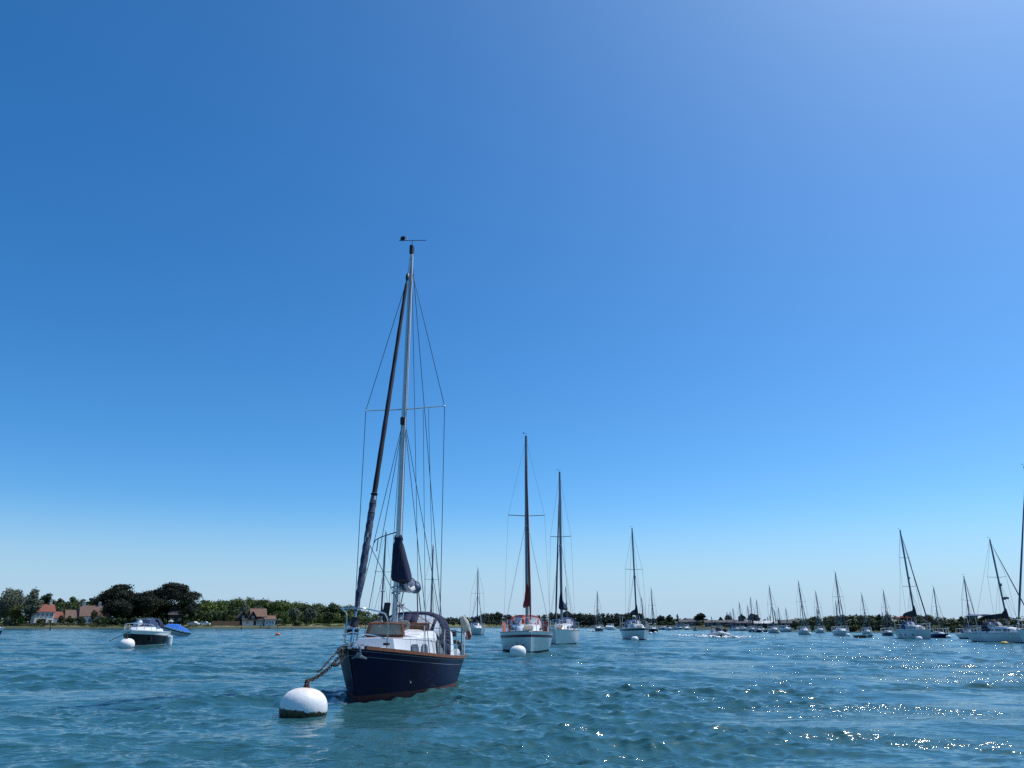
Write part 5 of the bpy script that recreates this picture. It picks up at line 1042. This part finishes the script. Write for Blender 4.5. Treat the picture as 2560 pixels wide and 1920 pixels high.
m = MB(); m.lathe([(.0,-.16),(.13,-.10),(.16,.02),(.10,.13),(0,.16)], 14, (.17*5.4, -.05, 1.45)); m.tube([(.17*6.4,-.05,1.1),(.17*6.4,-.05,1.4)], .03, 8); m.build('searchlight', WHITE, t)
rod('mooring_line', [(2.5, -.12, .90), (2.9, -.75, .58), (3.1, -1.05, .38)], .022, DARKROPE, t)
m = MB(); m.plate(h.pt(h.tx(1.3), .50, 1, .02), (1,.12,0), (0,.12,1), .20, .34, .03, .4); m.build('hull_port', GLASS, t)
def fender(par, px, wy, z, L, r, label, sd=1):
    p = atY(px, wy, 52.5); t = thing('boat_fender', label, 'fender', p, .5, 'white fenders'); m = MB(); m.tube([(0,0,-L/2),(0,0,-L*.42),(0,0,L*.42),(0,0,L/2)], [r*.35,r,r,r*.35], 12); m.build('body', WHITE, t); m = MB(); m.tube([(0,0,L/2),(-.02,.10,L/2+.35)], .014, 6); m.build('lanyard', ROPE, t)
fender(t, 424, 1601, 0, .62, .17, 'long white fender hanging at the stern quarter of the black speedboat')
motorboat('motor_boat', 'small black motor boat with a white top, seen through the pulpit of the navy yacht', 880, 1585, 8, 5.4, 2.3, (.9,.8,.75), hull=BLACKHULL, cab='cuddy', k=1.2)
motorboat('cabin_cruiser', 'small white cabin cruiser with a wheelhouse in front of the dark far wood', 1525, 1575, -20, 6.2, 2.5, (.9,.85,.8), cab='house', k=.8)
motorboat('motor_boat', 'dark low tender just left of the white cabin cruiser', 1508, 1573, -30, 4.0, 1.7, (.5,.45,.4), hull=BLACKHULL, cab='open', rail=False)
motorboat('motor_boat', 'tiny white boat far off, left of the tiny low white boat by the blue yacht', 1449, 1568, 30, 5.5, 2.2, (.8,.7,.7), cab='cuddy', rail=False)
motorboat('motor_boat', 'tiny low white boat just left of the blue hulled yacht, far off', 1463, 1568, 40, 5, 2, (.7,.6,.6), cab='cover', canopy=PALEROOF, rail=False)
for px, wy, ps, L, lb, kw in (
    (1659, 1575, 30, 5.0, 'grey covered motor boat in the row, leftmost, right of the navy striped yacht', dict(cab='cover', canopy=mat('grey_canvas', (.30,.29,.31), .85), hull=BLUEHULL)),
    (1673, 1576, 20, 4.2, 'small white motor boat second from the left in that row of four', dict(cab='cuddy')),
    (1687, 1575, 35, 5.0, 'pale covered motor boat third from the left in that row of four', dict(cab='cover', canopy=FADEDLITCLOTH)),
    (1699, 1574, 30, 4.4, 'low white motor boat at the right end of that row of four', dict(cab='cuddy', hull=BLUEHULL)),
    (1717, 1575, -15, 4.6, 'bright white cabin boat by the green bank below the white cottage', dict(cab='house', k=.85)),
    (1739, 1577, 10, 3.0, 'tiny navy boat by itself below the umbrella pine', dict(cab='cover', canopy=NAVYCLOTH, hull=BLUEHULL)),
    (1755, 1574, 60, 5.0, 'low black boat on the bank right of the tiny navy boat', dict(cab='cover', canopy=BLACKCLOTH, hull=BLACKHULL)),
    (1840, 1577, 40, 3.8, 'white motor boat, left one in front of the dark shed under the pines', dict(cab='cuddy')),
    (1857, 1577, 45, 4.2, 'white motor boat, right one in front of the dark shed under the pines', dict(cab='cover', canopy=PALEROOF)),
    (1966, 1580, 40, 4.6, 'white motor boat with a rounded white top below the dark boat shed', dict(cab='house', k=.7)),
    (1909, 1580, 50, 3.2, 'low dark motor boat just left of the cream yacht', dict(cab='open', hull=BLACKHULL))):
    motorboat('motor_boat', lb, px, wy, ps, L, L*.4, (L*.15, L*.13, L*.12), rail=False, **kw)
def dinghy(label, px, wy, psi, L, B, fb, hull, cover=None, name='dinghy', pitch=0.0, stripe=None, dz=0):
    p, rz, dv = place(px, wy, psi); t = thing(name, label, 'dinghy', p+Vector((0, .4, dz)), rz, 'small dinghies', pitch=pitch)
    h = Hull(L, B, fb, ohb=.35, ohs=.05, pd=2.2, pw=1.6, tm=.6, trd=.8, trw=.7, bwl=.8)
    h.mesh([(('top',0),1),(('top',.07),0),(('top',.20),2),(('mix',.4),2),(('abs',.08),2),(('abs',0),2),(('abs',-.15),2)], 16).build('hull', [stripe or BLACK, WHITE, hull], t)
    h.rail(.05,.06,0,1,n=12).build('gunwale', WHITE, t)
    if cover: m = MB(); w = B*.47; zd = h.zdeck; cabin(m, [(L*.46,.1,.05,zd(L*.46),zd(L*.46)+.03),(.25*L,w*.82,w*.3,zd(.25*L),zd(0)+.34),(-.1*L,w,w*.32,zd(0),zd(0)+.55),(-.46*L,w*.88,w*.4,zd(-.4*L),zd(-.4*L)+.24)], camber=.05); m.build('cover', cover, t)
    else:
        h.deck(drop=.2).build('floor', GREYDECK, t)
        for x in (-.2*L, .15*L): m = MB(); m.box((x,0,h.zdeck(x)-.08),(.2,h.ydeck(x)*1.8,.03)); m.build('thwart', TEAKLT, t)
    return t
dinghy('dinghy under a bright blue cover moored behind the black speedboat', 438, 1591, 66, 3.3, 1.2, (.55,.48,.5), GREYRUB, SKYBLUECLOTH, pitch=math.radians(15), stripe=BLACK, dz=.26)
dinghy('low orange brown dinghy beside a white one in front of a small yacht', 2158, 1595, 22, 2.6, 1.3, (.36,.3,.3), mat('orange_brown_hull', (.30,.12,.05), .5))
dinghy('low white dinghy right of the orange brown dinghy', 2176, 1594, 25, 2.0, 1.1, (.36,.3,.3), WHITE)
dinghy('white topped blue boat cut off by the left edge', -95, 1605, 62, 5.2, 1.9, (1.05,.95,.9), BLUEHULL, WHITE, 'open_boat', stripe=WHITE)

# ---------------------------------------------------------------- inflatable boat with three people, and its wash
def person(label, loc, rz, top, bottom, hatm=None, scale=1.0, lean=0.0, arms=((.30,.42,.62),(.30,-.42,.62)), look=0.0):
    t = thing('person', label, 'person', loc, rz, 'people in the inflatable boat'); t.scale = (scale,)*3
    V, E, Rr = [], [], []
    def add(p, r, par=None): V.append(p); Rr.append(r); (E.append((par, len(V)-1)) if par is not None else None); return len(V)-1
    pel = add((0,0,.10),.14); ab = add((.02+lean*.3,0,.28),.125,pel); ch = add((.03+lean*.7,0,.45),.15,ab); nk = add((.04+lean,0,.60),.06,ch); hd0 = add((.05+lean,0,.68),.07,nk); hd = add((.06+lean,0,.77),.095,hd0); add((.055+lean,0,.86),.075,hd); add((.15+lean,0,.755),.022,hd)
    for sd, am in ((1,arms[0]),(-1,arms[1])):
        s_ = add((.03+lean,sd*.19,.54),.065,ch); e = add((.10+lean,sd*.27,.34),.048,s_); w = add((am[0],am[1]*.7 if abs(am[1]) > .1 else am[1],am[2]*.55),.033,e); pm = add((am[0]+.07,am[1]*.7,am[2]*.55),.036,w)
        for k in range(4): a = add((am[0]+.13,am[1]*.7+(k-1.5)*.02,am[2]*.55+.005),.010,pm); add((am[0]+.165-(abs(k-1.2))*.008,am[1]*.7+(k-1.5)*.021,am[2]*.55-.02),.008,a)
        a = add((am[0]+.09,am[1]*.7-sd*.045,am[2]*.55+.01),.011,pm); add((am[0]+.12,am[1]*.7-sd*.06,am[2]*.55),.009,a)
        hp = add((.06,sd*.10,.08),.085,pel); kn = add((.45,sd*.13,.12),.062,hp); an = add((.50,sd*.13,-.30),.042,kn); add((.62,sd*.13,-.34),.035,an)
    def skin(name, V, E, Rr, m):
        me = bpy.data.meshes.new(name); me.from_pydata(V, E, []); o = bpy.data.objects.new(name, me); COL.objects.link(o); o.parent = t
        md = o.modifiers.new('skin', 'SKIN'); sv = me.skin_vertices[0].data
        for i, r in enumerate(Rr): sv[i].radius = (r, r)
        sv[0].use_root = True; o.modifiers.new('smooth', 'SUBSURF').levels = 1; o.modifiers['smooth'].render_levels = 1; me.materials.append(m); return o
    skin('body', V, E, Rr, SKIN)
    j = [(0,0,.08),(.02+lean*.3,0,.28),(.03+lean*.7,0,.45),(.035+lean*.9,0,.555)]; jv, je, jr = list(j), [(0,1),(1,2),(2,3)], [.155,.145,.172,.075]
    for sd, am in ((1,arms[0]),(-1,arms[1])): b = len(jv); jv += [(.03+lean,sd*.19,.54),(.10+lean,sd*.27,.34),(am[0]-.03,am[1]*.69,am[2]*.55)]; je += [(2,b),(b,b+1),(b+1,b+2)]; jr += [.08,.062,.046]
    skin('jacket', jv, je, jr, top)
    jv, je, jr = [(0,0,.06)], [], [.15]
    for sd in (1,-1): b = len(jv); jv += [(.06,sd*.10,.08),(.45,sd*.13,.12),(.50,sd*.13,-.24)]; je += [(0,b),(b,b+1),(b+1,b+2)]; jr += [.098,.075,.055]
    skin('trousers', jv, je, jr, bottom)
    b = MB(); b.lathe([(.10,.0),(.108,.04),(.085,.095),(.03,.12),(0,.122)], 14, (.04+lean,0,.785)); b.build('cap' if hatm else 'hair', hatm or HAIR, t)
    return t
def rib():
    p, rz, dv = place(1801, 1594, 4); L, B = 5.6, 2.6; c = p-dv*(L/2-.6); t = thing('inflatable_boat', 'grey inflatable motor boat speeding towards the camera with three people aboard', 'motor boat', c, rz, pitch=-.02)
    m = MB(); pts = [(-L/2,B/2-.25,.24),(-.5,B/2-.20,.26),(1.0,B/2-.24,.28),(1.9,.62,.34),(2.5,.26,.42),(2.68,0,.45),(2.5,-.26,.42),(1.9,-.62,.34),(1.0,-B/2+.24,.28),(-.5,-B/2+.20,.26),(-L/2,-B/2+.25,.24)]; m.tube(pts, [.15]+[.215]*9+[.15], 14); m.build('tube', GREYRUB, t)
    h = Hull(L*.93, B*.72, (.40,.22,.2), ohb=.8, ohs=.05, pd=2.2, pw=1.4, trd=.95, trw=.85, bwl=.8); h.mesh([(('top',0),0),(('mix',.5),0),(('abs',0),0),(('abs',-.3),0)], 16).build('hull', DARKRUB, t); h.deck(drop=.1).build('floor', GREYDECK, t)
    m = MB(); m.box((.2,0,.45),(.5,.6,.6),bev=.06); m.build('console', DARKRUB, t); m = MB(); m.plate((.42,0,.85),(0,1,0),(-.4,0,1),.6,.32,.012,.25); m.build('windscreen', BLUEGLASS, t)
    m = MB(); m.box((-.7,0,.50),(.8,.5,.35),bev=.06); m.build('seat', BLACK, t); outboard(t, -L/2-.05, .55)
    m = MB(); m.tube([(-2.2,.7,.5),(-2.35,.68,1.35),(-2.35,-.68,1.35),(-2.2,-.7,.5)], .03, 8); m.build('roll_bar', STEEL, t)
    M_ = Matrix.Translation(t.location) @ Matrix.Rotation(rz, 4, 'Z') @ Matrix.Rotation(-.02, 4, 'Y')
    person('person in a pale blue shirt sitting on the left of the inflatable boat', M_ @ Vector((-.1,-.78,.36)), rz, SHIRTW, SHIRTN)
    person('person in a navy jacket and dark cap steering in the middle of the inflatable boat', M_ @ Vector((-.55,-.02,.52)), rz, SHIRTN, SHIRTK, BLACK)
    person('person in a black jacket sitting on the right of the inflatable boat', M_ @ Vector((-.1,.78,.36)), rz, SHIRTK, SHIRTK)
    return c
RC = rib()
FOAM = mat('white_foam', (.80,.83,.85), .7, vary=.1, scale=2)
def wash():
    rng = np.random.default_rng(12); C, S = [], []
    def strip(px0, y0, px1, y1, n, w, s):
        a, b = onz(px0, y0), onz(px1, y1)
        for i in range(n):
            k = rng.random()**.8; q = a.lerp(b, k); C.append((q.x+rng.normal()*w*.4, q.y+rng.normal()*w*(1-.5*k), .05+abs(rng.normal())*.09*(1-k))); S.append(s*(.4+rng.random())*(1-.45*k))
    strip(1790, 1594.5, 1752, 1592, 520, .5, .40); strip(1765, 1592, 1680, 1588, 420, .6, .34); strip(1810, 1595, 1856, 1594.5, 560, .45, .40); strip(1850, 1594, 1890, 1592.5, 90, .6, .26)
    C, S = np.array(C), np.array(S); nrm = rng.normal(size=(len(C),3))*.35+np.array([0,0,1]); nrm /= np.linalg.norm(nrm, axis=1)[:,None]; tt = np.cross(nrm, rng.normal(size=nrm.shape)); tt /= np.linalg.norm(tt, axis=1)[:,None]; bb = np.cross(nrm, tt); s = S[:,None]*.6
    V = np.stack([C-tt*s,C-bb*s*.6,C+tt*s,C+bb*s*.6],1).reshape(-1,3); o = np_mesh('wash_foam', V, np.arange(len(V)).reshape(-1,4), FOAM); tag(o, 'white foam thrown up on both sides of the inflatable boat', 'foam', kind='stuff')
wash()

# ---------------------------------------------------------------- small buoys
buoy(310, 1621, 36, 'white mooring buoy at the bow of the black speedboat', tilt=.25)
buoy(1295, 1641, 40, 'white stained mooring buoy under the bow of the red trimmed yacht', foul=False, tilt=-.1)
p = onz(1311, 1637)
buoy(1312, 1632, 13, 'small white pick up buoy beside the stained buoy of the red trimmed yacht', foul=False, flat=1.25, sink=.0)
buoy(1588, 1603, 18, 'white mooring buoy in front of the navy striped yacht', foul=False)
buoy(912, 1599, 19, 'white buoy with a painted shade underside left of the cabin front of the navy yacht', tilt=.1)  # fouling colour here stands in for the dark shadow under the float
buoy(693, 1588.5, 12, 'small orange red buoy alone on the open water left of the navy yacht', ORANGE, foul=False, flat=.6)
buoy(1627, 1586, 9, 'white mooring ball under the dark hulled yacht, left of two', foul=False)
buoy(1639, 1584, 8, 'white mooring ball under the dark hulled yacht, right of two', foul=False)
buoy(1471, 1578, 5, 'tiny white buoy left of the blue hulled yacht, leftmost of three', foul=False)
buoy(1477, 1579, 5, 'tiny white buoy left of the blue hulled yacht, middle of three', foul=False)
buoy(1484, 1580, 7, 'pale buoy touching the blue hulled yacht, rightmost of three', GREYRUB, foul=False)
buoy(1443, 1579, 5, 'tiny white buoy off the side of the white yacht with the blue sprayhood', foul=False)
buoy(2026, 1587, 9, 'white buoy at the bow of the yacht with the green sprayhood', foul=False)
buoy(2060, 1583, 7, 'white buoy at the bow of the bare masted white yacht', foul=False)
buoy(2122, 1591, 11, 'white buoy at the bow of the yacht with the green boom cover', foul=False)
buoy(2301, 1601, 15, 'white buoy against the hull of the big white yacht', foul=False)
buoy(2374, 1596, 12, 'white buoy at the bow of the violet blue yacht', foul=False)
buoy(2515, 1611, 17, 'yellow buoy against the hull of the yacht with the wide pale bimini', YELLOW, foul=False, flat=.5)
buoy(1881, 1580, 5, 'tiny white buoy below the far grey blue yacht', foul=False)
buoy(1906, 1581, 5, 'tiny white buoy below the far dark hulled yacht', foul=False)
buoy(1949, 1583, 6, 'small white buoy at the bow of the cream yacht', foul=False)
buoy(1146, 1579, 5, 'tiny white buoy right behind the stern box of the navy yacht', foul=False)
for t, lb, pts in ((0, 'dark mooring rope from the red trimmed yacht down to its stained buoy', [(1316,1577,.0),(1308,1602,.0),(1302,1622,.0)]), ):
    a = onz(1303, 1634); e = atY(1317, 1582, a.y+1.3); o = thing('mooring_rope', lb, 'rope', a); m = MB(); q = e-a; m.tube([(0,.2,.35), q*.5+Vector((0,0,-.05)), q], .028, 6); m.build('rope', DARKROPE, o)
